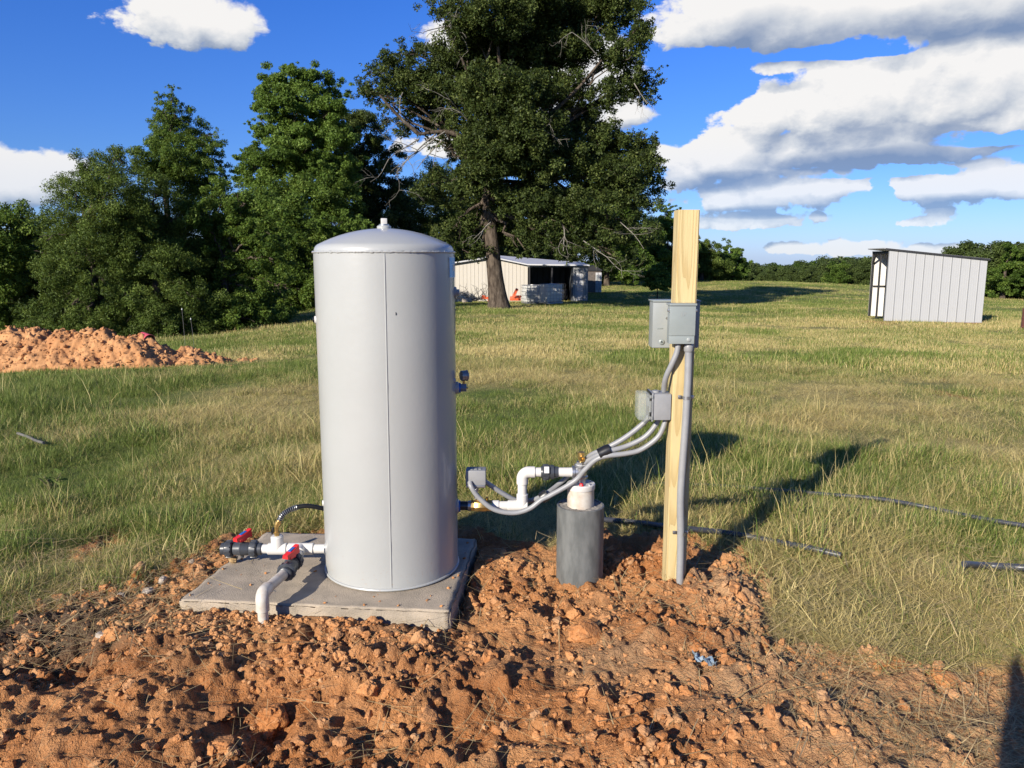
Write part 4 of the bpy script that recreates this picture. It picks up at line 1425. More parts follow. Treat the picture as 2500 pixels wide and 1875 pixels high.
# ================================================================== POST and boxes
def build_post():
    H = 1.70
    bm = bmesh.new()
    bmesh.ops.create_cube(bm, size=1)
    bmesh.ops.scale(bm, vec=(.090, .089, H + .3), verts=bm.verts)
    bmesh.ops.bevel(bm, geom=[e for e in bm.edges if abs(e.verts[0].co.z - e.verts[1].co.z) > 1], offset=.005, segments=2, affect='EDGES')
    bmesh.ops.subdivide_edges(bm, edges=[e for e in bm.edges if abs(e.verts[0].co.z - e.verts[1].co.z) > 1], cuts=30)
    from mathutils import noise as mn
    for v in bm.verts:
        v.co.z += H / 2 - .15
        v.co.x += mn.noise(Vector((0, 0, v.co.z * 1.5))) * .004 + mn.noise(v.co * 9) * .001
    me = bpy.data.meshes.new('wooden_post'); bm.to_mesh(me); bm.free()
    o = link('wooden_post', me, M['wood']); o.location = POST; o.rotation_euler = (0, 0, R(2))
    me.polygons.foreach_set('use_smooth', [True] * len(me.polygons)); me.set_sharp_from_angle(angle=R(30))
    tag(o, 'square yellow treated pine post set in the clay right of the well', 'post')
    # rear panel
    b = thing('breaker_box', 'wide grey breaker box fixed behind the post, partly hidden by it', 'electrical box', (.722, 3.386, 1.107))
    MB().box((0, .052, .102), (.20, .10, .205), None, .003).build('enclosure', M['boxdark'], b)
    MB().box((0, -.003, .102), (.206, .006, .200), None, .002).build('cover', M['boxdark'], b)
    MB().box((0, .045, .2075), (.212, .115, .006), None, .001).build('rain_lip', M['box'], b)
    MB().lathe((-.062, -.008, .028), (0, -1, 0), [(-.002, .0125), (.002, .0125), (.005, .009), (.0055, .005), (.003, .003)], 20).build('knockout', M['box'], b)
    MB().lathe((-.062, -.013, .028), (0, -1, 0), [(0, .003), (.002, .003)], 10).build('hole_shadow', M['black'], b)
    MB().box((-.071, -.007, .088), (.025, .003, .005), None, .001).build('latch_slot', M['box'], b)
    MB().lathe((-.042, -.006, .133), (0, -1, 0), [(0, .006), (.005, .005)], 12).build('screw', M['steel'], b)
    # front disconnect
    f = thing('disconnect_box', 'small grey disconnect box with a lift up cover on the front of the post', 'electrical box', (.716, 3.288, 1.140))
    MB().box((0, -.027, .083), (.104, .054, .162), None, .002).build('enclosure', M['box'], f)
    MB().box((0, -.057, .101), (.110, .006, .128), None, .0025).build('cover', M['box'], f)
    MB().box((0, -.053, .020), (.107, .006, .036), None, .002).build('lower_panel', M['box'], f)
    MB().box((0, -.032, .168), (.116, .068, .009), None, .002).build('rain_hood', M['box'], f)
    for sgn in (-1, 1):
        MB().box((sgn * .058, -.048, .143), (.008, .016, .012), None, .002).build('hinge', M['steel'], f)
    MB().lathe((.030, -.055, .020), (0, -1, 0), [(0, .0095), (.003, .009), (.005, .005)], 16).build('button', M['boxdark'], f)
    mb = MB()
    for (x, z, w_, h_) in ((-.004, .135, .016, .0022), (-.004, .126, .003, .016), (.007, .128, .003, .012), (.003, .122, .012, .0022), (.012, .131, .003, .009)):
        mb.box((x, -.0602, z), (w_, .0012, h_))
    mb.build('embossed_mark', M['boxdark'], f)
    # timer box
    q = thing('timer_box', 'small grey weatherproof box with clear bubble cover on the left of the post', 'electrical box', (.655, 3.345, .80))
    MB().box((0, 0, .058), (.078, .105, .116), None, .004).build('enclosure', M['conduit'], q)
    MB().box((-.043, 0, .058), (.008, .115, .126), None, .002).build('flange', M['conduit'], q)
    MB().box((-.049, 0, .058), (.004, .117, .128), None, .001).build('gasket', M['black'], q)
    cv = MB().box((-.078, 0, .058), (.052, .110, .120), None, .010).build('clear_cover', M['clear'], q)
    MB().box((-.052, -.058, .062), (.012, .008, .05), None, .002).build('latch', M['clear'], q)
    for zz in (.012, .106):
        MB().box((-.050, -.060, zz), (.014, .010, .014), None, .003).build('cover_lug', M['clear'], q)
    MB().cyl((-.02, 0, .116), (-.02, 0, .124), .016, None, 16).build('conduit_nut', M['conduit'], q)
    mb = MB().box((-.055, 0, .075), (.004, .05, .035), None, .001)
    mb.build('switch_plate', M['boxdark'], q)


build_post()


# ================================================================== CONDUITS
def conduit(name, label, pts, r, ribs=True, n=14, seg=10, cat='conduit', group=None, mat='conduit'):
    p0 = Vector(pts[0])
    c = resample(spline(pts, seg), .0042 if ribs else .012)
    o = MB().tube([p - p0 for p in c], r, n, True, -.055 if ribs else None).build(name, M[mat], None, 60)
    o.location = p0
    return tag(o, label, cat, group)


def build_conduits():
    # straight one down the right of the post, held by straps
    t = thing('flexible_conduit', 'thick ribbed grey conduit running straight down the post front from the disconnect box', 'conduit', (.757, 3.268, 0))
    pts = [(-.002, 0, 1.125), (0, 0, 1.0), (-.003, 0, .8), (-.010, -.003, .62), (-.014, -.005, .45), (-.006, -.002, .28), (-.003, 0, .1), (-.003, 0, -.08)]
    MB().tube(resample(spline(pts, 14), .0042), .0165, 18, True, -.05).build('jacket', M['conduit'], t, 60)
    MB().lathe((-.002, 0, 1.105), (0, 0, 1), [(0, .018), (.004, .0205), (.03, .0205), (.034, .018), (.05, .018)], 20).build('connector', M['conduit'], t)
    for z, x in ((.905, -.002), (.29, -.004)):
        mb = MB()
        arc = [Vector((x + math.cos(a) * .0185, -math.sin(a) * .0185 + .001, z)) for a in np.linspace(-.2, PI + .2, 14)]
        for i in range(13):
            a, b_ = arc[i], arc[i + 1]
            mb.quad(a + Vector((0, 0, -.007)), b_ + Vector((0, 0, -.007)), b_ + Vector((0, 0, .007)), a + Vector((0, 0, .007)))
        for sg in (1, -1):
            mb.box((x + sg * .027, .016, z), (.016, .003, .015), None, .0008)
            mb.lathe((x + sg * .028, .015, z), (0, -1, 0), [(0, .005), (.004, .004)], 8)
        mb.build('strap', M['steel'], t)
    conduit('flexible_conduit', 'short smooth grey conduit curving from the disconnect box into the timer box',
            [src(1656, 838, 3.262), src(1652, 862, 3.262), src(1639, 892, 3.27), src(1627, 918, 3.29), src(1622, 940, 3.315), src(1621, 957, 3.335)], .0122, False)
    g = 'conduits slung from the timer box to the well'
    # to the pressure switch, in front of the riser
    conduit('flexible_conduit', 'lowest of three slung conduits, looping before the white pipe to the switch front',
            [src(1626, 1010, 3.335), src(1622, 1035, 3.33), src(1605, 1068, 3.33), src(1566, 1097, 3.335), src(1530, 1107, 3.335), src(1482, 1113, 3.335), src(1455, 1122, 3.345), src(1428, 1147, 3.36), src(1402, 1175, 3.372), src(1344, 1209, 3.372), src(1322, 1220, 3.372),
             src(1292, 1242, 3.37), src(1254, 1252, 3.37), src(1207, 1244, 3.37), src(1170, 1216, 3.372), src(1151, 1190, 3.375), src(1147, 1176, 3.392)], .0118, True, group=g)
    conduit('flexible_conduit', 'middle of three slung conduits, passing behind the white riser to the switch side',
            [src(1610, 1010, 3.345), src(1604, 1032, 3.345), src(1575, 1066, 3.35), src(1530, 1089, 3.355), src(1478, 1104, 3.35), src(1440, 1122, 3.40), src(1405, 1147, 3.475), src(1372, 1176, 3.48), src(1340, 1201, 3.43), src(1328, 1209, 3.42),
             src(1297, 1222, 3.485), src(1262, 1222, 3.485), src(1228, 1205, 3.47), src(1195, 1183, 3.45), src(1178, 1172, 3.44)], .0118, True, group=g)
    conduit('flexible_conduit', 'uppermost of the three slung conduits, ending behind the brass valve at the well cap',
            [src(1588, 1012, 3.36), src(1578, 1026, 3.36), src(1550, 1051, 3.36), src(1514, 1076, 3.362), src(1472, 1098, 3.375), src(1445, 1110, 3.42), src(1425, 1128, 3.475), src(1416, 1155, 3.49), src(1416, 1180, 3.485), src(1416, 1192, 3.478)], .0118, False, group=g)
    for lb, (a, b_, Y, r) in (('black electrical tape binding the three conduits just above the wellhead', ((1462, 1110), (1490, 1097), 3.352, .0275)),
                               ('black electrical tape binding two conduits left of the white well cap', ((1321, 1217), (1337, 1206), 3.396, .026))):
        pa, pb = src(*a, Y), src(*b_, Y)
        o = MB().lathe((0, 0, 0), pb - pa, [(0, r * .92), (.002, r), (.3 * (pb - pa).length, r * .97), (.6 * (pb - pa).length, r * 1.03), ((pb - pa).length, r * .95)], 18).build('electrical_tape', M['tape'], None)
        o.location = pa
        tag(o, lb, 'tape')


build_conduits()


# ================================================================== poly pipes, stick and scraps in the grass
def ground_pipe(label, px, r, lift, name='poly_pipe', mat='poly', cat='pipe', group='black plastic pipes lying in the grass'):
    pts = []
    for (x, y) in px:
        p = on_ground(x, y)
        pts.append(Vector((p.x, p.y, hzf(p.x, p.y) + lift)))
    p0 = pts[0].copy()
    o = MB().tube([p - p0 for p in spline(pts, 10)], r, 14).build(name, M[mat], None)
    o.location = p0
    return tag(o, label, cat, group)


ground_pipe('long black plastic pipe on the ground behind the casing and post', [(1296, 1143), (1380, 1150), (1460, 1160), (1560, 1172), (1660, 1190), (1740, 1206), (1815, 1224)], .0145, .058)
ground_pipe('thin black plastic pipe farthest back, sunk in the grass', [(1390, 1066), (1440, 1067), (1560, 1071), (1660, 1079), (1790, 1090), (1900, 1100), (2000, 1118), (2110, 1142), (2212, 1160), (2330, 1180)], .012, .066)
ground_pipe('short end of black plastic pipe lying in the grass, nearest the right edge', [(2080, 1251), (2130, 1253), (2212, 1259), (2330, 1268)], .016, .075)
ground_pipe('weathered grey stick lying in the grass, left', [(40, 950), (62, 958), (78, 966), (96, 972)], .012, .06, 'dead_stick', 'greystick', 'stick', None)


def build_scrap():
    p = on_ground(1522, 1443)
    r_ = random.Random(5)
    mb = MB(); n = 9
    vs = []
    for i in range(n):
        for j in range(6):
            vs.append((( i - 4) * .008 + r_.gauss(0, .003), (2.5 - j) * .010 - (i - 4) * .006 + r_.gauss(0, .003), .012 + abs(r_.gauss(0, .012))))
    fs = [(i * 6 + j, (i + 1) * 6 + j, (i + 1) * 6 + j + 1, i * 6 + j + 1) for i in range(n - 1) for j in range(5)]
    o = mb.add(vs, fs).build('plastic_scrap', M['scrap'], None, 0)
    sm = o.modifiers.new('thickness', 'SOLIDIFY'); sm.thickness = .001
    o.location = (p.x, p.y, hzf(p.x, p.y) + .012)
    tag(o, 'crumpled blue and white plastic scrap half buried in the clay', 'scrap')


build_scrap()


# ================================================================== dirt mound, tub, weeds
def build_mound():
    c = Vector((-7.98, 13.3, 0))
    xs = np.linspace(-4.0, 3.4, 420); ys = np.linspace(-1.9, 1.9, 200)
    X, Y = np.meshgrid(xs, ys)
    prof = np.interp(X, [-4.0, -3.2, -1.8, -.6, .3, 1.1, 2.0, 2.9, 3.4], [.62, .66, .72, .76, .66, .50, .34, .18, 0])
    wid = np.interp(X, [-4, 0, 2, 3.4], [1.05, 1.0, .8, .5])
    e = np.clip(1 - (np.abs(Y + .15 * np.sin(X * 1.3)) / wid) ** 1.6, -.4, 1)
    wx, wy = X + c.x, Y + c.y
    H = prof * e + fbm(wx * 1.6, wy * 1.6, 101, 4, .6) * .26 * np.clip(e + .3, 0, 1) + (.5 - np.abs(fbm(wx * 4, wy * 4, 103, 4, .6))) * .10 - .05 + (.3 - np.abs(fbm(wx * 8, wy * 8, 104, 3, .6))) * .07 + fbm(wx * 20, wy * 20, 105, 2) * .025
    Z = gz(wx, wy) + np.where(e > -.05, H, -.2)
    Z = np.minimum(Z, gz(wx, wy) + .82)
    ny, nx = X.shape
    V = np.stack([X, Y, Z], -1).reshape(-1, 3)
    idx = np.arange(nx * ny).reshape(ny, nx)
    F = np.stack([idx[:-1, :-1], idx[:-1, 1:], idx[1:, 1:], idx[1:, :-1]], -1).reshape(-1, 4)
    me = bpy.data.meshes.new('dirt_mound'); me.from_pydata(V.tolist(), [], F.tolist())
    a = me.attributes.new('tanness', 'FLOAT', 'POINT'); a.data.foreach_set('value', np.full(len(V), .28, np.float32))
    me.polygons.foreach_set('use_smooth', [True] * len(F))
    o = link('dirt_mound', me, M['clod']); o.location = c
    tag(o, 'long low mound of dug red soil at the left edge', 'dirt mound')

    srcs = []
    for k in range(3):
        m2 = clod_mesh('mound_clod', 500 + k, 2, .45); m2.materials.append(M['clod']); srcs.append(bpy.data.objects.new('mound_clod', m2))
    r_ = np.random.default_rng(8)
    ii = r_.choice(np.flatnonzero((e > .05).ravel()), 5200)
    Pm = V[ii] + np.concatenate([r_.normal(0, .01, (5200, 2)), np.zeros((5200, 1))], 1)
    sm = .010 + .042 * r_.random(5200) ** 6
    q = scatter('crumbs', None, Pm, sm[:, None] * r_.uniform(.7, 1.25, (5200, 3)), r_.uniform(0, 6.28, 5200), r_.integers(0, 3, 5200), srcs, {'tanness': np.clip(r_.normal(.28, .15, 5200), 0, .7)}, r_.uniform(-.6, .6, (5200, 2)))
    q.parent = o

    def top(wx_, wy_):
        i = int(np.clip(np.searchsorted(xs, wx_ - c.x), 0, nx - 1)); j = int(np.clip(np.searchsorted(ys, wy_ - c.y), 0, ny - 1))
        return float(Z[j, i])
    return top


mound_top = build_mound()


def build_tub():
    p = at(318, 726, 13.25)
    z = mound_top(p.x, p.y)
    t = thing('plastic_tub', 'faded red plastic tub lying on its side on the dirt mound', 'tub', (p.x, p.y, z - .01), R(-20))
    t.scale = (.72, .72, .72)
    ax = Vector((1, -.25, -.28)).normalized()
    MB().lathe((-.17, 0, .10), ax, [(.0, .001), (.0, .10), (.02, .12), (.30, .145), (.31, .155), (.325, .155), (.325, .143)], 32, False).build('shell', M['pink'], t)
    MB().lathe((-.15, 0, .10), ax, [(.302, .141), (.05, .115), (.04, .002)], 32, False).build('lining', M['yellowin'], t)


build_tub()


# ================================================================== FOLIAGE
def leaves(centres, radii, count, size, rng_, flat=.7, aspect=.6, up=.5, out_from=None, droop=0.0):
    """leaf quads gathered in clumps; returns (n,4,3) and tone"""
    k = len(centres)
    w = radii ** 2; w = w / w.sum()
    ci = rng_.choice(k, count, p=w)
    d = rng_.normal(0, 1, (count, 3)); d /= np.linalg.norm(d, axis=1)[:, None]
    rr = rng_.random(count) ** .5
    p = centres[ci] + d * (radii[ci] * rr)[:, None] * np.array([1, 1, flat])
    if droop: p[:, 2] -= droop * (np.hypot(d[:, 0], d[:, 1]) * rr) ** 2 * radii[ci]
    nrm = rng_.normal(0, 1, (count, 3)) * .75 + d * .6 + np.array([0, 0, up])
    nrm /= np.linalg.norm(nrm, axis=1)[:, None]
    t = rng_.normal(0, 1, (count, 3)); t -= nrm * (t * nrm).sum(1)[:, None]; t /= np.linalg.norm(t, axis=1)[:, None]
    b = np.cross(nrm, t)
    s = size * rng_.uniform(.55, 1.35, count)[:, None]
    V = np.stack([p - t * s - b * s * aspect, p - t * s * .6 + b * s * aspect, p + t * s], 1)
    clump = rng_.random(k)
    tone = np.clip(.16 + clump[ci] * .50 + rng_.normal(0, .18, count), 0, 1)
    return V, tone


def limb(mb, a, b, r0, r1, rng_, wob=.08, n=7, seg=8):
    a = Vector(a); b = Vector(b); L = (b - a).length
    pts = []
    for i in range(n + 1):
        t = i / n
        p = a.lerp(b, t)
        if 0 < i < n:
            p += Vector((rng_.gauss(0, 1), rng_.gauss(0, 1), rng_.gauss(0, .7))) * L * wob * .5
            p.z += math.sin(t * PI) * L * .06
        pts.append(p)
    mb.tube(pts, [r0 + (r1 - r0) * (i / n) for i in range(n + 1)], seg, False)
    return pts


def twig(mb, p, d, L, r, depth, rng_, out=None):
    q = p
    pts = [p]; dd = Vector(d).normalized()
    for k in range(4):
        dd = (dd + Vector((rng_.gauss(0, .22), rng_.gauss(0, .22), rng_.gauss(-.02, .2)))).normalized()
        q = q + dd * L / 4; pts.append(q)
    mb.tube(pts, [r * (1 - .55 * i / 4) for i in range(5)], 5, False)
    if depth > 0:
        for k in range(rng_.choice((2, 3, 3))):
            i = rng_.choice((1, 2, 3, 4))
            nd = (dd + Vector((rng_.gauss(0, .7), rng_.gauss(0, .7), rng_.gauss(0, .6)))).normalized()
            twig(mb, pts[i], nd, L * rng_.uniform(.45, .7), r * .5, depth - 1, rng_)


def tree(name, label, cat, base, blobs, mat, n_leaf, size, seed, trunk_r, fork, group=None, flat=.7, aspect=.6, sub=16, shell=.35, lean=(0, 0), bark='bark', up=.5, droop=0.0, subr=.36, twigs=True, trunk_pts=None):
    """blobs: (centre Vector, rx, rz) in world space; trunk from base to the fork height and limbs out to the blobs"""
    r_ = np.random.default_rng(seed); rp = random.Random(seed)
    base = Vector(base)
    n_leaf = int(n_leaf * 2.9); size *= .52; sub = int(sub * 1.8)
    t = thing(name, label, cat, base, 0, group)
    C = []; Rd = []
    more = []
    for (c, rx, rz) in blobs:
        for q in range(2):
            more.append((Vector(c) + Vector((rp.uniform(-.85, .85) * rx, rp.uniform(-.8, .8) * rx, rp.uniform(-.8, .8) * rz)), rx * rp.uniform(.35, .6), rz * rp.uniform(.4, .7)))
    for (c, rx, rz) in blobs + more:
        c = Vector(c) - base
        m = max(5, int(sub * (rx * rz) / (np.mean([b[1] * b[2] for b in blobs]))))
        d = r_.normal(0, 1, (m, 3)); d /= np.linalg.norm(d, axis=1)[:, None]
        k = r_.uniform(shell, 1.0, m)[:, None]
        C.append(np.array(c)[None] + d * k * np.array([rx, rx, rz])); Rd.append(np.full(m, subr * min(rx, rz) ** .8 * rx ** .2) * r_.uniform(.55, 1.25, m))
    C = np.concatenate(C); Rd = np.concatenate(Rd)
    V, tone = leaves(C, Rd, n_leaf, size, r_, flat, aspect, up, None, droop)
    zmin = 0.02
    V[:, :, 2] = np.maximum(V[:, :, 2], zmin + (V[:, :, 2] - zmin) * .0)
    link('crown', quads_mesh('crown', V, 3, {'tone': tone}), M[mat], t)
    mb = MB()
    top = Vector((lean[0], lean[1], fork))
    tp = trunk_pts or [Vector((0, 0, -.4)), Vector((0, 0, 0)), Vector((lean[0] * .2, lean[1] * .2, fork * .25)), Vector((lean[0] * .55, lean[1] * .55, fork * .6)), top]
    pts = spline(tp, 5)
    n = len(pts)
    zt = pts[-1].z
    mb.tube(pts, [trunk_r * (1 + .45 * math.exp(-max(p.z, 0) / (trunk_r * 1.2))) * (1 - .45 * max(p.z, 0) / zt) for p in pts], 14, False)
    for (c, rx, rz) in blobs:
        c = Vector(c) - base
        a = pts[-1] if c.z > fork else pts[max(2, min(n - 1, int(n * (.55 + .45 * max(0, c.z) / max(fork, .1)))))]
        rr = trunk_r * .30 * min(1, (rx / (zt * .35)) + .3)
        lp = limb(mb, a, c, rr, rr * .3, rp)
        if twigs:
            for k in range(3):
                e = c + Vector((rp.uniform(-.65, .65) * rx, rp.uniform(-.65, .65) * rx, rp.uniform(-.6, .6) * rz))
                limb(mb, lp[rp.choice((4, 5, 6, 7))], e, rr * .3, rr * .08, rp, .1, 5, 5)
    mb.build('trunk', M[bark], t, 60)
    return t


def B(px, py, rx, ry, D, dY=0.0):
    """a body of foliage seen at a pixel, D metres away: real position and size"""
    k = D / 1661.0
    p = at(px, py, D + dY)
    return (p, rx * k * 1.14, ry * k * 1.14)


def build_oak():
    D = 40.0
    bx = at(1078, 664, D); base = Vector((bx.x, D, gzf(bx.x, D)))
    r_ = random.Random(2)
    bl = [(1180, -30, 120, 40), (1300, -10, 80, 40), (960, 10, 55, 30), (1060, 30, 90, 50), (1200, 30, 110, 60), (1330, 20, 85, 48), (1385, 70, 40, 34), (1140, -10, 80, 60),
          (1000, 130, 105, 50), (1120, 115, 110, 58), (1235, 100, 80, 50), (1345, 110, 60, 42), (1405, 170, 40, 24), (1350, 175, 55, 32),
          (845, 150, 60, 32), (890, 110, 55, 26), (815, 190, 46, 30), (900, 180, 80, 40), (960, 210, 90, 44), (850, 225, 45, 22), (800, 155, 25, 18),
          (1080, 200, 100, 52), (1190, 190, 90, 46), (1010, 270, 80, 40), (1120, 270, 90, 46), (1230, 260, 80, 44), (1290, 300, 80, 44),
          (1350, 320, 70, 42), (1400, 360, 44, 38), (1330, 380, 80, 44), (1240, 350, 90, 46), (1150, 350, 85, 42), (950, 310, 45, 20),
          (1060, 420, 60, 40), (1150, 440, 90, 42), (1260, 440, 90, 40), (1370, 430, 55, 36), (1020, 480, 55, 34), (1010, 520, 45, 24), (1090, 500, 65, 34),
          (1180, 500, 80, 34), (1290, 500, 80, 38), (1370, 500, 55, 36), (1340, 560, 60, 24), (1010, 556, 40, 18), (1230, 545, 60, 20), (980, 440, 34, 24), (1135, 540, 40, 20), (1000, 540, 55, 24), (1040, 545, 40, 20), (970, 500, 50, 30), (1090, 470, 60, 40), (1130, 300, 110, 60), (1060, 330, 70, 50), (1030, 390, 60, 44), (930, 250, 60, 34), (870, 270, 44, 26), (790, 200, 34, 24), (930, 400, 50, 36), (1000, 330, 50, 30), (1420, 400, 30, 30), (1390, 200, 50, 26), (1300, 210, 60, 36), (1400, 300, 34, 26)]
    blobs = []
    for (x, y, rx, ry) in bl:
        edge = min(1.0, abs(x - 1100) / 330)
        dy = r_.uniform(-3.2, 3.2) * (1.1 - edge)
        if y > 410: dy = abs(dy) * .35 if x < 1130 else -abs(dy) - .6
        if 1020 < x < 1140 and 240 < y < 400: dy = -2.2 - abs(dy) * .4
        blobs.append(B(x, y, rx * .86, ry * .86, D, dy))
    T = [Vector((0, 0, -.5)), Vector((0, 0, 0)), at(1070, 600, D) - base, at(1062, 520, D) - base, at(1056, 440, D) - base, at(1052, 380, D) - base]
    t = tree('oak_tree', 'big dark spreading oak with a thick trunk in front of the metal barn', 'tree', base, blobs, 'oak', 185000, .125, 12, .46, T[-1].z, None, .95, .62, 40, .35, trunk_pts=T, subr=.30)
    mb = MB(); rp = random.Random(6)
    # main limbs that show: forked above the trunk
    def pt(x, y, d=0): return at(x, y, D + d) - base
    mb = None
    for path, r0, r1 in (([(1052, 390), (1035, 330), (1005, 300), (960, 285), (905, 290)], .20, .07), ([(1052, 390), (1060, 320), (1080, 260), (1085, 190), (1075, 100)], .24, .07),
                         ([(1060, 340), (1110, 290), (1170, 260), (1240, 200), (1300, 130)], .17, .05), ([(1085, 420), (1150, 390), (1230, 385), (1320, 380)], .13, .05),
                         ([(905, 290), (860, 250), (820, 205)], .11, .05), ([(1080, 200), (1010, 130), (960, 60)], .11, .04), ([(1300, 130), (1345, 105), (1375, 60)], .10, .04),
                         ([(1230, 385), (1300, 440), (1320, 520)], .1, .05)):
        p = spline([pt(x, y, -.6 - .3 * i) for i, (x, y) in enumerate(path)], 6)
        MB().tube(p, [r0 + (r1 - r0) * i / (len(p) - 1) for i in range(len(p))], 10, False).build('main_limb', M['bark'], t, 60)
    # pale bare boughs
    for (x, y, tx, ty, L, r) in ((960, 285, 860, 330, 2.2, .07), (940, 290, 830, 350, 2.6, .07), (905, 300, 800, 400, 2.4, .06), (960, 300, 880, 350, 2.0, .06), (1010, 260, 940, 200, 2.0, .06), (985, 60, 920, 45, 2.0, .05),
                                 (1000, 55, 930, 70, 2.0, .05), (1130, 260, 1080, 270, 1.6, .06), (1160, 230, 1200, 260, 1.6, .05), (1260, 520, 1330, 570, 1.8, .05), (1290, 120, 1250, 60, 1.6, .05),
                                 (1340, 480, 1420, 540, 1.8, .04), (1210, 480, 1240, 560, 1.6, .05), (870, 200, 830, 260, 1.4, .04), (1370, 180, 1400, 230, 1.2, .04), (1060, 480, 1010, 520, 1.2, .04), (880, 290, 840, 260, 1.6, .04)):
        a = pt(x, y, -2.6); d = pt(tx, ty, -3.4) - a
        mb = MB(); twig(mb, a, d, L, r * .6, 3, rp); mb.build('bare_branch', M['bark_pale'], t, 60)


build_oak()


def build_trees():
    gp = 'trees along the pasture edge'

    def T(name, label, px, py, D, bl, mat, n, size, seed, tr=.22, fork=2.5, **kw):
        p = at(px, py, D)
        base = Vector((p.x, D, gzf(p.x, D)))
        rp = random.Random(seed)
        dy = kw.pop('dy', 1.0)
        blobs = [B(x, y, rx, ry, D, rp.uniform(-dy, dy)) for (x, y, rx, ry) in bl]
        if px < 700 and mat != 'bright':      # branches reach the ground
            for k in range(7):
                a = k * .9 + seed
                blobs.append((base + Vector((math.cos(a) * 1.5, math.sin(a) * 1.5, .55)), 1.25, .75))
        return tree(name, label, 'tree', base, blobs, mat, n, size, seed, tr, fork, gp, **kw)
    ced = dict(flat=.85, aspect=.36, up=.3, droop=.25, subr=.34)
    # left clump, from the left edge to the big oak
    T('broadleaf_tree', 'feathery tree at the left edge with a dark shaded underside', -60, 730, 33, [(-30, 480, 90, 45), (50, 470, 60, 36), (-120, 500, 100, 70), (10, 530, 90, 40), (-60, 590, 110, 70), (70, 500, 50, 40)], 'elm', 26000, .12, 21, .2, 2.4)
    T('broadleaf_tree', 'deep shaded tree filling the gap behind the left clump', 20, 722, 37, [(-20, 600, 90, 70), (60, 580, 80, 70), (30, 660, 120, 45), (-80, 650, 80, 60)], 'cedar', 22000, .13, 22, .25, 2.4)
    T('cedar_tree', 'wide dark cedar sweeping out to the left, its branches reaching the ground', 210, 715, 27,
      [(205, 360, 60, 40), (265, 350, 50, 36), (165, 420, 65, 44), (240, 420, 75, 50), (130, 490, 55, 44), (210, 500, 85, 52), (285, 470, 60, 60), (120, 570, 55, 40), (200, 590, 90, 50), (285, 570, 60, 50), (140, 650, 60, 36), (220, 665, 80, 34), (290, 650, 60, 40), (100, 520, 30, 20), (95, 610, 26, 22)],
      'cedar', 62000, .085, 23, .24, 4.0, **ced)
    T('spire_tree', 'tall narrow pointed tree rising above the dark cedars', 378, 700, 31,
      [(372, 205, 16, 26), (378, 240, 34, 30), (352, 236, 18, 22), (385, 285, 58, 34), (350, 300, 40, 26), (445, 310, 34, 26), (385, 340, 80, 36), (460, 345, 30, 24), (345, 375, 50, 30), (420, 385, 70, 34), (475, 285, 12, 10)],
      'elm', 56000, .090, 24, .16, 6.5, droop=.25, aspect=.40, up=.3, subr=.32, sub=24)
    T('cedar_tree', 'dark cedar in the middle of the left clump in front of the pointed tree', 345, 705, 27.5,
      [(335, 420, 50, 40), (330, 480, 60, 50), (390, 470, 50, 44), (330, 560, 65, 50), (395, 560, 55, 50), (340, 640, 70, 44), (410, 640, 60, 44), (370, 680, 70, 24), (300, 690, 60, 20)],
      'cedar', 44000, .082, 25, .2, 3.6, **ced)
    T('cedar_tree', 'low dark cedar filling the foot of the left clump behind the mound', 270, 712, 31,
      [(150, 690, 70, 30), (240, 690, 70, 34), (330, 690, 70, 34), (420, 680, 70, 40), (500, 670, 60, 40), (380, 620, 70, 44), (470, 600, 60, 44), (290, 620, 80, 50), (560, 640, 60, 44), (200, 560, 60, 50), (300, 480, 60, 60), (430, 470, 60, 60), (520, 520, 60, 50)],
      'cedar', 52000, .095, 51, .2, 3.4, **ced)
    T('broadleaf_tree', 'dark tree in the shade between the left clump and the tank', 600, 690, 41,
      [(560, 460, 60, 50), (620, 480, 60, 50), (580, 560, 70, 50), (650, 580, 70, 50), (600, 640, 80, 40), (690, 640, 70, 40), (520, 600, 60, 50), (740, 600, 50, 50)],
      'elm', 40000, .125, 52, .2, 3.0)
    T('broadleaf_tree', 'leafy bright green tree low at the right of the left clump', 490, 690, 29,
      [(470, 420, 50, 34), (530, 440, 50, 36), (440, 470, 50, 36), (500, 500, 70, 44), (570, 500, 50, 40), (450, 560, 60, 44), (530, 570, 60, 44), (590, 560, 40, 40), (470, 630, 60, 36), (550, 630, 60, 36), (600, 615, 34, 28), (500, 670, 60, 20)],
      'elm', 46000, .088, 26, .18, 2.6)
    T('sweetgum_tree', 'tall light green tree with two rounded tops left of the oak', 640, 680, 52,
      [(612, 170, 50, 32), (690, 178, 44, 30), (575, 215, 34, 26), (640, 220, 60, 36), (715, 235, 40, 34), (655, 280, 70, 40), (590, 300, 40, 30), (720, 300, 50, 36), (545, 320, 22, 20), (640, 345, 80, 40), (720, 370, 60, 40), (570, 370, 50, 36), (520, 345, 18, 12), (560, 255, 26, 20)],
      'bright', 60000, .145, 27, .32, 6.5)
    T('broadleaf_tree', 'dark green tree below the two topped tree and behind the tank', 660, 670, 50,
      [(600, 430, 70, 44), (680, 430, 70, 44), (740, 440, 50, 44), (620, 510, 80, 50), (700, 520, 80, 50), (640, 600, 90, 50), (730, 610, 70, 50), (590, 640, 60, 34), (690, 650, 80, 26)],
      'elm', 50000, .14, 28, .25, 3.2)
    T('broadleaf_tree', 'dull olive tree squeezed between the two topped tree and the oak', 780, 660, 60,
      [(745, 270, 50, 36), (790, 290, 50, 40), (820, 330, 44, 40), (760, 350, 60, 44), (820, 400, 50, 44), (760, 440, 60, 44), (840, 470, 60, 44), (780, 530, 70, 44), (860, 560, 60, 44), (790, 610, 80, 40)],
      'oak', 46000, .165, 29, .3, 4.5)
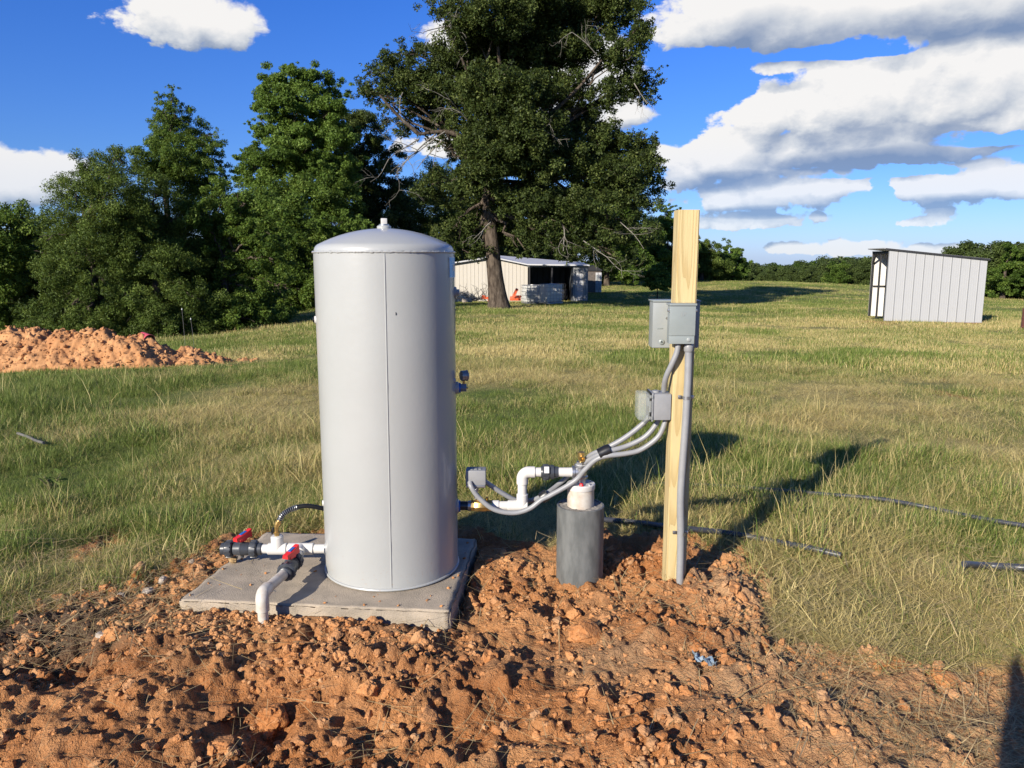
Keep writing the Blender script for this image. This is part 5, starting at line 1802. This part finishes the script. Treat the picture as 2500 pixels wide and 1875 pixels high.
    T('cedar_tree', 'dark bushy cedar directly behind the top of the tank', 885, 655, 64,
      [(890, 430, 50, 40), (940, 400, 50, 40), (870, 500, 60, 44), (930, 490, 60, 44), (990, 470, 50, 44), (900, 570, 70, 44), (960, 570, 70, 44), (890, 620, 70, 36), (1000, 550, 50, 40), (950, 625, 70, 30)],
      'cedar', 40000, .17, 30, .3, 3.5, **ced)
    T('broadleaf_tree', 'low yellow green bush like tree peeping over the tank from behind', 735, 640, 48, [(720, 475, 48, 18), (765, 482, 34, 16), (690, 490, 34, 18), (740, 520, 60, 30), (730, 580, 60, 40)], 'bright', 15000, .13, 31, .14, 2.0)
    T('broadleaf_tree', 'dark woods tree behind the barn, left of the oak trunk', 1010, 630, 74, [(980, 400, 60, 40), (1040, 420, 60, 40), (960, 480, 60, 50), (1040, 490, 70, 50), (1000, 560, 80, 40), (1080, 560, 60, 40)], 'oak', 24000, .2, 32, .3, 4)
    T('broadleaf_tree', 'dark woods tree behind the barn roof, right of the oak trunk', 1190, 630, 78, [(1150, 430, 60, 50), (1220, 440, 60, 50), (1180, 510, 80, 44), (1250, 520, 60, 44), (1200, 580, 80, 30)], 'oak', 24000, .2, 33, .3, 4)
    T('broadleaf_tree', 'dark leaning tree over the little cabin beyond the barn', 1310, 625, 80, [(1290, 420, 60, 50), (1350, 430, 50, 50), (1300, 500, 70, 50), (1370, 510, 50, 50), (1310, 580, 60, 36), (1380, 585, 60, 30)], 'elm', 28000, .2, 34, .3, 4)
    T('broadleaf_tree', 'dark tree with an airy top just left of the post', 1440, 625, 88, [(1437, 460, 24, 20), (1455, 490, 26, 24), (1425, 500, 40, 30), (1465, 530, 34, 34), (1410, 550, 50, 40), (1450, 580, 50, 36), (1395, 510, 30, 30)], 'elm', 28000, .21, 35, .25, 3.4)
    T('cedar_tree', 'near black tree just right of the post at the field edge', 1515, 612, 94, [(1530, 532, 34, 18), (1495, 540, 30, 22), (1520, 560, 40, 26), (1490, 580, 40, 26), (1545, 575, 34, 26), (1520, 598, 50, 14), (1470, 590, 36, 22)], 'cedar', 24000, .22, 36, .25, 2.8, **ced)
    T('broadleaf_tree', 'bright light green rounded tree at the start of the far wood', 1582, 612, 97, [(1578, 545, 22, 14), (1570, 565, 28, 18), (1592, 568, 26, 20), (1580, 590, 34, 18), (1600, 592, 20, 14)], 'bright', 15000, .19, 37, .22, 2.2)
    T('young_tree', 'small light green young tree in front of the dark woods left of the post', 1420, 632, 46, [(1420, 580, 16, 12), (1408, 597, 20, 14), (1432, 600, 22, 14), (1420, 615, 28, 12)], 'bright', 6500, .10, 38, .05, 1.0)
    T('broadleaf_tree', 'light green tree at the right edge behind the open shed', 2165, 645, 78, [(2190, 540, 26, 16), (2205, 570, 40, 24), (2170, 600, 40, 24), (2210, 610, 50, 24), (2160, 630, 36, 14)], 'elm', 14000, .2, 39, .22, 3.0)
    T('broadleaf_tree', 'tall thin topped tree rising above the wood at the right edge', 2200, 640, 105, [(2196, 528, 18, 8), (2206, 540, 20, 8), (2190, 548, 14, 8), (2215, 556, 24, 14), (2200, 580, 34, 18)], 'far', 9000, .24, 40, .22, 6.0)


build_trees()


def build_far_woods():
    """one mass of trees beyond the crest, and hedges further round both sides"""
    r_ = np.random.default_rng(77)
    srcs = []
    for k in range(5):
        rr = np.random.default_rng(400 + k)
        m = 26
        d = rr.normal(0, 1, (m, 3)); d /= np.linalg.norm(d, axis=1)[:, None]
        C = np.array([0, 0, 6.2]) + d * rr.uniform(.4, 1, (m, 1)) * np.array([2.5, 2.5, 4.6])
        V, tone = leaves(C, rr.uniform(.8, 1.5, m), 8500, .20, rr, .75, .6, .5)
        V2, t2 = leaves(np.array([[0., 0, 1.6], [1.4, .6, 1.4], [-1.3, .5, 1.5]]), np.array([1.9, 1.6, 1.6]), 2200, .20, rr, .9, .6, .4)
        V = np.concatenate([V, V2]); tone = np.concatenate([tone, t2])
        me = quads_mesh('far_tree', V, 3, {'tone': tone}); me.materials.append(M['far'] if k != 3 else M['elm'])
        srcs.append(bpy.data.objects.new('far_tree', me))
    P = []; S = []
    # main wood: tops a little above the horizon
    for k in range(430):
        az = r_.uniform(9, 42); D = r_.uniform(118, 215)
        x = D * math.sin(R(az)); y = D * math.cos(R(az))
        px = 1106 + 1661 * math.tan(R(az))
        top_px = np.interp(px, [1500, 1560, 1650, 1760, 1880, 2000, 2120, 2212, 2400], [560, 566, 566, 555, 545, 548, 552, 560, 560]) + r_.normal(0, 5) + (6 if D < 150 else 0)
        zt = at(min(max(px, 0), 2212), top_px, y).z
        zg = gzf(x, y)
        s = (zt - zg) / 11.0
        P.append((x, y, zg - .3)); S.append((s * r_.uniform(.85, 1.2), s * r_.uniform(.85, 1.2), s))
    for (px, tp, D, w) in ((1845, 537, 170, 1.2), (2040, 532, 165, 1.25), (1900, 540, 150, .8)):
        az = math.atan((px - 1106) / 1683); x = D * math.sin(az); y = D * math.cos(az)
        zg = gzf(x, y); s = (at(px, tp, y).z - zg) / 11.0
        P.append((x, y, zg - .3)); S.append((s * w * .6, s * w * .6, s))
    # woods all the way round on the left, behind the clump
    for k in range(120):
        az = r_.uniform(-75, 9); D = r_.uniform(85, 130)
        x = D * math.sin(R(az)); y = D * math.cos(R(az))
        s = r_.uniform(.6, .95)
        P.append((x, y, gzf(x, y) - .3)); S.append((s, s, s))
    # right edge wood, nearer, its foot on the field
    for k in range(46):
        az = r_.uniform(29.5, 48); D = r_.uniform(92, 110)
        x = D * math.sin(R(az)); y = D * math.cos(R(az)); s = r_.uniform(.45, .62)
        P.append((x, y, gzf(x, y) - .3)); S.append((s * 1.1, s * 1.1, s))
    n = len(P)
    scatter('far_woods', 'far wood of mixed trees closing the field behind the open shed', np.array(P), np.array(S), r_.uniform(0, 6.28, n), r_.choice(5, n, p=[.24, .24, .24, .1, .18]), srcs, {})


build_far_woods()


def build_weeds():
    def weed(name, label, px, py, D, h, w, n, seed, size=.03, mat='weed', zc=None):
        p = at(px, py, D); r_ = np.random.default_rng(seed); rp = random.Random(seed)
        z = zc if zc is not None else hzf(p.x, p.y)
        t = thing(name, label, 'plant', (p.x, p.y, z))
        k = 14
        C = np.stack([r_.normal(0, w * .45, k), r_.normal(0, w * .45, k), r_.uniform(.35, .95, k) * h], 1)
        V, tone = leaves(C, np.full(k, w * .35), n, size, r_, .9, .3, .2)
        link('foliage', quads_mesh('foliage', V, 3, {'tone': tone}), M[mat], t)
        mb = MB()
        for c in C:
            mb.tube(spline([(0, 0, -.03), (c[0] * .5, c[1] * .5, c[2] * .6), tuple(c)], 4), .004, 5, False)
        mb.build('stem', M['weed_stem'], t)
    M['weed_stem'] = simple('weed_stem', (.16, .15, .06), .8, 0, .1, 20)
    p = at(306, 770, 11.6)
    weed('weed_bush', 'yellow green weed growing on the front of the dirt mound', 300, 770, 11.3, .27, .2, 1800, 61, .026, zc=mound_top(at(300, 770, 11.3).x, 11.3) - .03)
    weed('broadleaf_weed', 'single broad leaved weed standing in the grass at the left', 112, 1048, 5.0, .14, .09, 26, 62, .035)
    # thin stalks against the dark trees
    for k, (px, y0, y1, lb) in enumerate([(393, 718, 669, 'tall thin pale stalk with a white tip in front of the dark trees'), (412, 718, 690, 'shorter bent pale stalk right of the tall one')]):
        D = 18
        a = at(px + 5, y0, D); b_ = at(px, y1, D)
        g = gzf(a.x, D)
        t = thing('dry_stalk', lb, 'plant', (a.x, D, g), group='dry stalks before the trees')
        q = b_ - Vector((a.x, D, g))
        MB().tube(spline([(0, 0, -.05), (q.x * .2, 0, q.z * .5), tuple(q)], 5), .0042, 5).build('stem', M['greystick'], t)
        MB().lathe(q, (0, 0, 1), [(-.01, .004), (.0, .014), (.025, .012), (.035, .003)], 8).build('seed_head', M['stick'], t)


build_weeds()


# ================================================================== BARN and what stands by it
def prism(mb, pts, a, b):
    """extrude a polygon given in XZ between y=a and y=b"""
    n = len(pts)
    vs = [(x, a, z) for x, z in pts] + [(x, b, z) for x, z in pts]
    fs = [tuple(range(n)), tuple(reversed(range(n, 2 * n)))] + [(i, i + n, (i + 1) % n + n, (i + 1) % n) for i in range(n)]
    return mb.add(vs, fs)


def build_barn():
    D = 50.0
    g0 = src(1288, 738, D); z0 = g0.z
    X = lambda px: src(px, 700, D).x - g0.x
    Z = lambda py: src(1288, py, D).z - z0
    b = thing('metal_barn', 'low cream metal barn with an open dark bay behind the oak', 'barn', (g0.x, D, z0))
    eave = Z(645.5); peak = Z(626)
    xl = X(1085); xr = X(1434); xm = X(1200); xd = X(1399)
    dep = 7.0
    prism(MB(), [(xl, -.6), (0, -.6), (0, eave), (xm, peak - .08), (xl, eave + .05)], 0, .08).build('gable_wall', M['cream'], b, 0)
    MB().box(((xr + 0) / 2, dep, eave / 2), (xr, .08, eave + .3)).build('back_wall', M['inner'], b, 0)
    MB().box((.05, dep / 2 + .05, eave / 2 - .2), (.06, dep - .2, eave + .3)).build('partition', M['inner'], b, 0)
    MB().box((xr, dep / 2, eave / 2 - .2), (.08, dep - .1, eave + .35)).build('end_wall', M['greywall'], b, 0)
    MB().box((xd - .05, dep / 2, eave / 2 - .2), (.08, dep - .3, eave + .3)).build('inner_wall', M['inner'], b, 0)
    # front wall round the roll door
    dw = X(1424) - X(1404); dl = X(1404); dt = Z(664)
    mb = MB().box(((xd + dl) / 2, .03, eave / 2 - .2), (dl - xd, .08, eave + .35)).box(((dl + dw + xr) / 2, .03, eave / 2 - .2), (xr - dl - dw, .08, eave + .35))
    mb.box((dl + dw / 2, .03, (dt + eave) / 2 - .012), (dw, .076, eave - dt - .03))
    mb.build('front_wall', M['greywall'], b, 0)
    dr = MB()
    k = 0; zz = -.5
    while zz < dt:
        dr.box((dl + dw / 2, .09, zz + .045), (dw, .03, .075), None, .012); zz += .09
    dr.build('roll_door', M['roof'], b, 30)
    MB().box(((xd) / 2, .02, eave - .09), (xd, .10, .16)).build('lintel', M['greywall'], b, 0)
    # roof sheets: a slope over the bay and the left slope of the gable
    y0, y1 = -.25, dep + .2
    pk = peak
    mb = MB(); mb.add([(xm, y0, pk), (.0, y0, eave + .03), (xr + .12, y0, eave - .02), (xr + .12, y1, eave + .10), (xm, y1, pk + .12),
                       (xm, y0, pk - .08), (.0, y0, eave - .05), (xr + .12, y0, eave - .10), (xr + .12, y1, eave + .02), (xm, y1, pk + .04)],
                      [(0, 1, 4), (1, 2, 3), (1, 3, 4), (5, 9, 6), (6, 8, 7), (6, 9, 8), (0, 5, 6, 1), (1, 6, 7, 2), (2, 7, 8, 3), (3, 8, 9, 4), (4, 9, 5, 0)])
    mb.add([(xm - .003, y0, pk), (xl - .3, y0, eave - .0), (xl - .3, y1, eave), (xm - .003, y1, pk + .12), (xm - .003, y0, pk - .08), (xl - .3, y0, eave - .08), (xl - .3, y1, eave - .08), (xm - .003, y1, pk + .04)],
           [(0, 3, 2, 1), (4, 5, 6, 7), (0, 1, 5, 4), (1, 2, 6, 5), (2, 3, 7, 6), (3, 0, 4, 7)])
    mb.build('roof', M['roof'], b, 0)
    # posts of the bay and stored dark gear
    for px in (1290, 1345):
        MB().box((X(px) + .06, .10, eave / 2 - .2), (.10, .10, eave + .25)).build('bay_post', M['frame'], b)
    gear = thing('stored_machine', 'dark machine standing in the shade of the open barn bay', 'machine', (g0.x + X(1372), D + 2.0, z0 - .1))
    MB().box((0, 0, .55), (1.0, .9, .7), None, .06).build('body', M['frame'], gear)
    MB().box((.1, 0, 1.08), (.6, .6, .35), None, .08).build('seat', M['frame'], gear)
    for sx in (-.4, .4):
        MB().lathe((sx - .08, -.42, .28), (1, 0, 0), [(0, .22), (.03, .28), (.13, .28), (.16, .22)], 20).build('wheel', M['black'], gear)
    # totes
    zb = lambda x, y: gzf(x, y)
    for k, (px0, px1, D2, rz, lb, ht) in enumerate([(1276, 1322, 47.5, 22, 'white caged liquid tote on the left, its right half behind the other', 1.1),
                                            (1318, 1373, 46.0, 28, 'white caged liquid tote in front of the barn bay, the nearer one', 1.12)]):
        c = src((px0 + px1) / 2, 740, D2)
        t = thing('liquid_tote', lb, 'tote', (c.x, D2, c.z), R(rz), 'caged totes before the barn')
        w, d_, h = 1.08, .92, ht
        MB().box((0, 0, h / 2 + .05), (w - .06, d_ - .06, h - .1), None, .06).build('bottle', M['tote'], t)
        MB().lathe((0, 0, h + .0), (0, 0, 1), [(0, .1), (.04, .1)], 16).build('cap', M['tote'], t)
        mb = MB()
        for zz in (.08, .28, .5, .72, .94, h):
            ring = [Vector((sx * w / 2, sy * d_ / 2, zz)) for sx, sy in ((-1, -1), (1, -1), (1, 1), (-1, 1), (-1, -1))]
            for a, b2 in zip(ring, ring[1:]): mb.cyl(a, b2, .012, None, 6)
        for i in range(6):
            for sy in (-1, 1):
                x = -w / 2 + w * i / 5
                mb.cyl((x, sy * d_ / 2, .05), (x, sy * d_ / 2, h), .011, None, 6)
        for i in range(1, 5):
            for sx in (-1, 1):
                y = -d_ / 2 + d_ * i / 5
                mb.cyl((sx * w / 2, y, .05), (sx * w / 2, y, h), .011, None, 6)
        mb.build('cage', M['steel'], t)
        MB().box((0, 0, .02), (w, d_, .06), None, .01).build('pallet', M['steel'], t)
    # orange implement
    c = src(1258, 736, 44)
    t = thing('tractor_implement', 'orange tractor implement with an upright arm beside the oak trunk', 'implement', (c.x, 44, c.z))
    mb = MB().box((0.0, 0, .17), (.62, .5, .22), None, .02); mb.box((.1, -.1, .30), (.5, .1, .10), None, .02)
    mb.build('box_body', M['orange'], t)
    MB().box((-.02, .05, .46), (.16, .12, .60), Matrix.Rotation(R(26), 4, 'Y'), .02).build('mast', M['orange'], t)
    MB().box((.12, .05, .66), (.10, .11, .12), None, .02).build('top_link', M['orange'], t)
    MB().box((.18, -.28, .27), (.4, .05, .03), None, .005).build('dark_bar', M['frame'], t)
    c = src(1186, 734, 44)
    t = thing('tractor_implement', 'low orange implement frame showing left of the oak trunk', 'implement', (c.x, 44, c.z))
    mb = MB().box((0, 0, .16), (.5, .4, .12), None, .02).box((-.12, -.1, .26), (.22, .3, .10), Matrix.Rotation(R(12), 4, 'Y'), .02).box((.16, -.1, .05), (.08, .3, .2), None, .01)
    mb.build('frame', M['orange'], t)
    # brush pile and block
    c = src(1163, 735, 45)
    rp = random.Random(8); mb = MB()
    for k in range(46):
        a = Vector((rp.gauss(0, .55), rp.gauss(0, .3), rp.uniform(0, .15)))
        mbv = Vector((rp.gauss(0, .6), rp.gauss(0, .4), rp.uniform(.05, .6)))
        twig(mb, a, mbv, rp.uniform(.5, 1.0), .018, 1, rp)
    o = mb.build('brush_pile', M['greystick'], None); o.location = (c.x, 45, c.z)
    tag(o, 'tangled pile of cut grey brush against the cream barn wall', 'brush pile')
    c = src(1140, 737, 44.5)
    o = MB().box((0, 0, .08), (.55, .3, .2), None, .02).build('concrete_block', M['stone'], None); o.location = (c.x, 44.5, c.z); 
    tag(o, 'pale concrete block lying by the brush pile at the barn wall', 'block')
    # little cabin beyond
    D3 = 60
    c = src(1450, 714, D3)
    t = thing('garden_shed', 'small dark cabin with white double doors in the shade beyond the barn', 'shed', (c.x, D3, c.z))
    MB().box((-.05, .6, .85), (1.15, 1.2, 1.7)).build('walls', M['garden_wall'], t, 0)
    mb = MB(); prism(mb, [(-.72, 1.66), (.60, 1.66), (.60, 1.74), (-.06, 2.1), (-.72, 1.74)], -.1, 1.3); mb.build('roof', M['frame'], t, 0)
    for sx in (.22, .46):
        d = MB().box((sx, -.03, .78), (.22, .05, 1.5), None, .01).build('door', M['door_white'], t)
        for zz in (.45, 1.1):
            MB().box((sx, -.062, zz), (.14, .02, .5), None, .004).build('door_panel', M['boxdark'], d)


M['garden_wall'] = simple('cabin_boards', (.12, .10, .085), .8, 0, .2, 6)
M['door_white'] = simple('cabin_door_paint', (.42, .42, .42), .6, 0, .1, 6)
build_barn()


def build_open_shed():
    dv = Vector((.981, -.196, 0)).normalized(); nv = Vector((.196, .981, 0)).normalized()
    p1 = Vector((13.53, 28.0, 0)); z0 = -.73
    t = thing('loafing_shed', 'open fronted grey metal animal shed with a sloping roof standing on the field', 'shed', (p1.x, p1.y, z0), math.atan2(dv.y, dv.x))
    Lw = 3.25; dp = 2.3; hl = 2.52; hr = 2.16
    # local x along the near side wall, y away from the camera; the open front is at x = 0
    prism(MB(), [(0, -.02), (Lw, -.10), (Lw, hr), (0, hl)], 0, .03).build('near_wall', M['galv'], t, 0)
    prism(MB(), [(0, 0), (Lw, -.10), (Lw, hr - .03), (0, hl - .03)], dp - .03, dp).build('far_wall', M['whitesheet'], t, 0)
    MB().box((Lw - .015, dp / 2, hr / 2 - .07), (.03, dp - .08, hr + .06)).build('rear_wall', M['galv'], t, 0)
    sl = (hr - hl) / Lw
    mb = MB(); prism(mb, [(-.16, hl + .02 - sl * -.16 * -1), (Lw + .07, hr + .02 + sl * .07), (Lw + .07, hr + .055 + sl * .07), (-.16, hl + .055 + sl * -.16)], -.05, dp + .06)
    mb.build('roof', M['galv'], t, 0)
    MB().box((Lw / 2 - .04, -.058, (hl + hr) / 2 + .026), (math.hypot(Lw + .2, hl - hr), .012, .06), Matrix.Rotation(-math.atan(sl), 4, 'Y')).build('roof_trim', M['frame'], t)
    for (x, y) in ((.03, .075), (.03, dp / 2), (.03, dp - .08)):
        MB().box((x, y, hl / 2 - .03), (.06, .06, hl - .04)).build('front_post', M['frame'], t)
    MB().box((.025, dp / 2, hl - .08), (.05, dp - .2, .09)).build('header', M['frame'], t)
    MB().box((1.6, dp - .055, 1.15), (3.0, .04, .06)).build('girt', M['frame'], t)
    for x in (1.0, 2.1):
        MB().box((x, dp - .06, 1.15), (.06, .045, 2.2)).build('stud', M['frame'], t)
    MB().box((.025, .35, hl - .28), (.05, .62, .05), Matrix.Rotation(R(42), 4, 'X')).build('brace', M['frame'], t)
    MB().box((.025, dp - .35, hl - .28), (.05, .62, .05), Matrix.Rotation(R(-42), 4, 'X')).build('brace', M['frame'], t)
    for k in range(2):
        MB().box((Lw / 2, .7 + .8 * k, (hl + hr) / 2 - .055), (Lw - .1, .05, .06), Matrix.Rotation(-math.atan(sl), 4, 'Y')).build('purlin', M['frame'], t)
    MB().box((Lw / 2, .012, -.10), (Lw, .04, .12)).build('base_rail', M['rust'], t)
    # rusted drum at the right edge
    p = src(2516, 822, 24.0)
    d = thing('steel_drum', 'rust red steel drum standing in the grass at the right edge', 'drum', (p.x, 24, p.z))
    prof = []
    for k in range(45):
        z = .88 * k / 44
        r = .286 + .010 * math.exp(-((z - .30) / .016) ** 2) + .010 * math.exp(-((z - .59) / .016) ** 2) + (.008 if k in (0, 1, 43, 44) else 0)
        prof.append((z, r))
    MB().lathe((0, 0, 0), (0, 0, 1), prof, 36).build('body', M['rust'], d)
    MB().lathe((.12, 0, .875), (0, 0, 1), [(0, .03), (.012, .03)], 12).build('bung', M['rust'], d)


build_open_shed()


# ================================================================== the photographer, whose shadow reaches the lower right corner
def build_person():
    t = thing('person', 'person in dark shirt and jeans taking the picture, only their shadow showing', 'person', (0, 0, 0))
    bx, by = -.05, -.30
    J = {'pelvis': (bx, by, .95, .15), 'waist': (bx, by, 1.10, .145), 'chest': (bx, by - .01, 1.32, .165), 'neck': (bx, by, 1.50, .06), 'head': (bx, by + .01, 1.62, .095), 'crown': (bx, by + .01, 1.72, .085)}
    for s, n in ((-1, 'l'), (1, 'r')):
        J['sh' + n] = (bx + s * .175, by, 1.40, .085); J['el' + n] = (bx + s * .205, by + .08, 1.18, .06); J['wr' + n] = (bx + s * .10 + .01, by + .30, 1.38, .032)
        J['hip' + n] = (bx + s * .10, by, .88, .09); J['kn' + n] = (bx + s * .12, by + .01, .48, .062); J['an' + n] = (bx + s * .13, by - .02, .09, .045); J['to' + n] = (bx + s * .15, by + .16, .04, .04)
    E = [('pelvis', 'waist'), ('waist', 'chest'), ('chest', 'neck'), ('neck', 'head'), ('head', 'crown')]
    for n in 'lr':
        E += [('chest', 'sh' + n), ('sh' + n, 'el' + n), ('el' + n, 'wr' + n), ('pelvis', 'hip' + n), ('hip' + n, 'kn' + n), ('kn' + n, 'an' + n), ('an' + n, 'to' + n)]
        for f in range(5):
            s = -1 if n == 'l' else 1
            w = J['wr' + n]
            J[f'fa{n}{f}'] = (w[0] - s * .01 + s * .004 * f, w[1] + .06 - .008 * abs(f - 2), w[2] + .05 - .022 * f, .0095)
            J[f'fb{n}{f}'] = (w[0] - s * .035, w[1] + .085 - .008 * abs(f - 2), w[2] + .06 - .022 * f, .0085)
            E += [('wr' + n, f'fa{n}{f}'), (f'fa{n}{f}', f'fb{n}{f}')]
    keys = list(J); idx = {k: i for i, k in enumerate(keys)}
    me = bpy.data.meshes.new('body')
    me.from_pydata([J[k][:3] for k in keys], [(idx[a], idx[b]) for a, b in E], [])
    o = link('body', me, M['cloth'], t)
    sk = o.modifiers.new('skin', 'SKIN')
    for k, v in zip(keys, me.skin_vertices[0].data):
        v.radius = (J[k][3], J[k][3]); v.use_root = (k == 'pelvis')
    sb = o.modifiers.new('smooth', 'SUBSURF'); sb.levels = 1; sb.render_levels = 1
    ph = MB().box((0, -.035, 1.49), (.15, .008, .072), None, .003).build('phone', M['black'], None)
    tag(ph, 'black phone held up in both hands by the person', 'phone')


build_person()
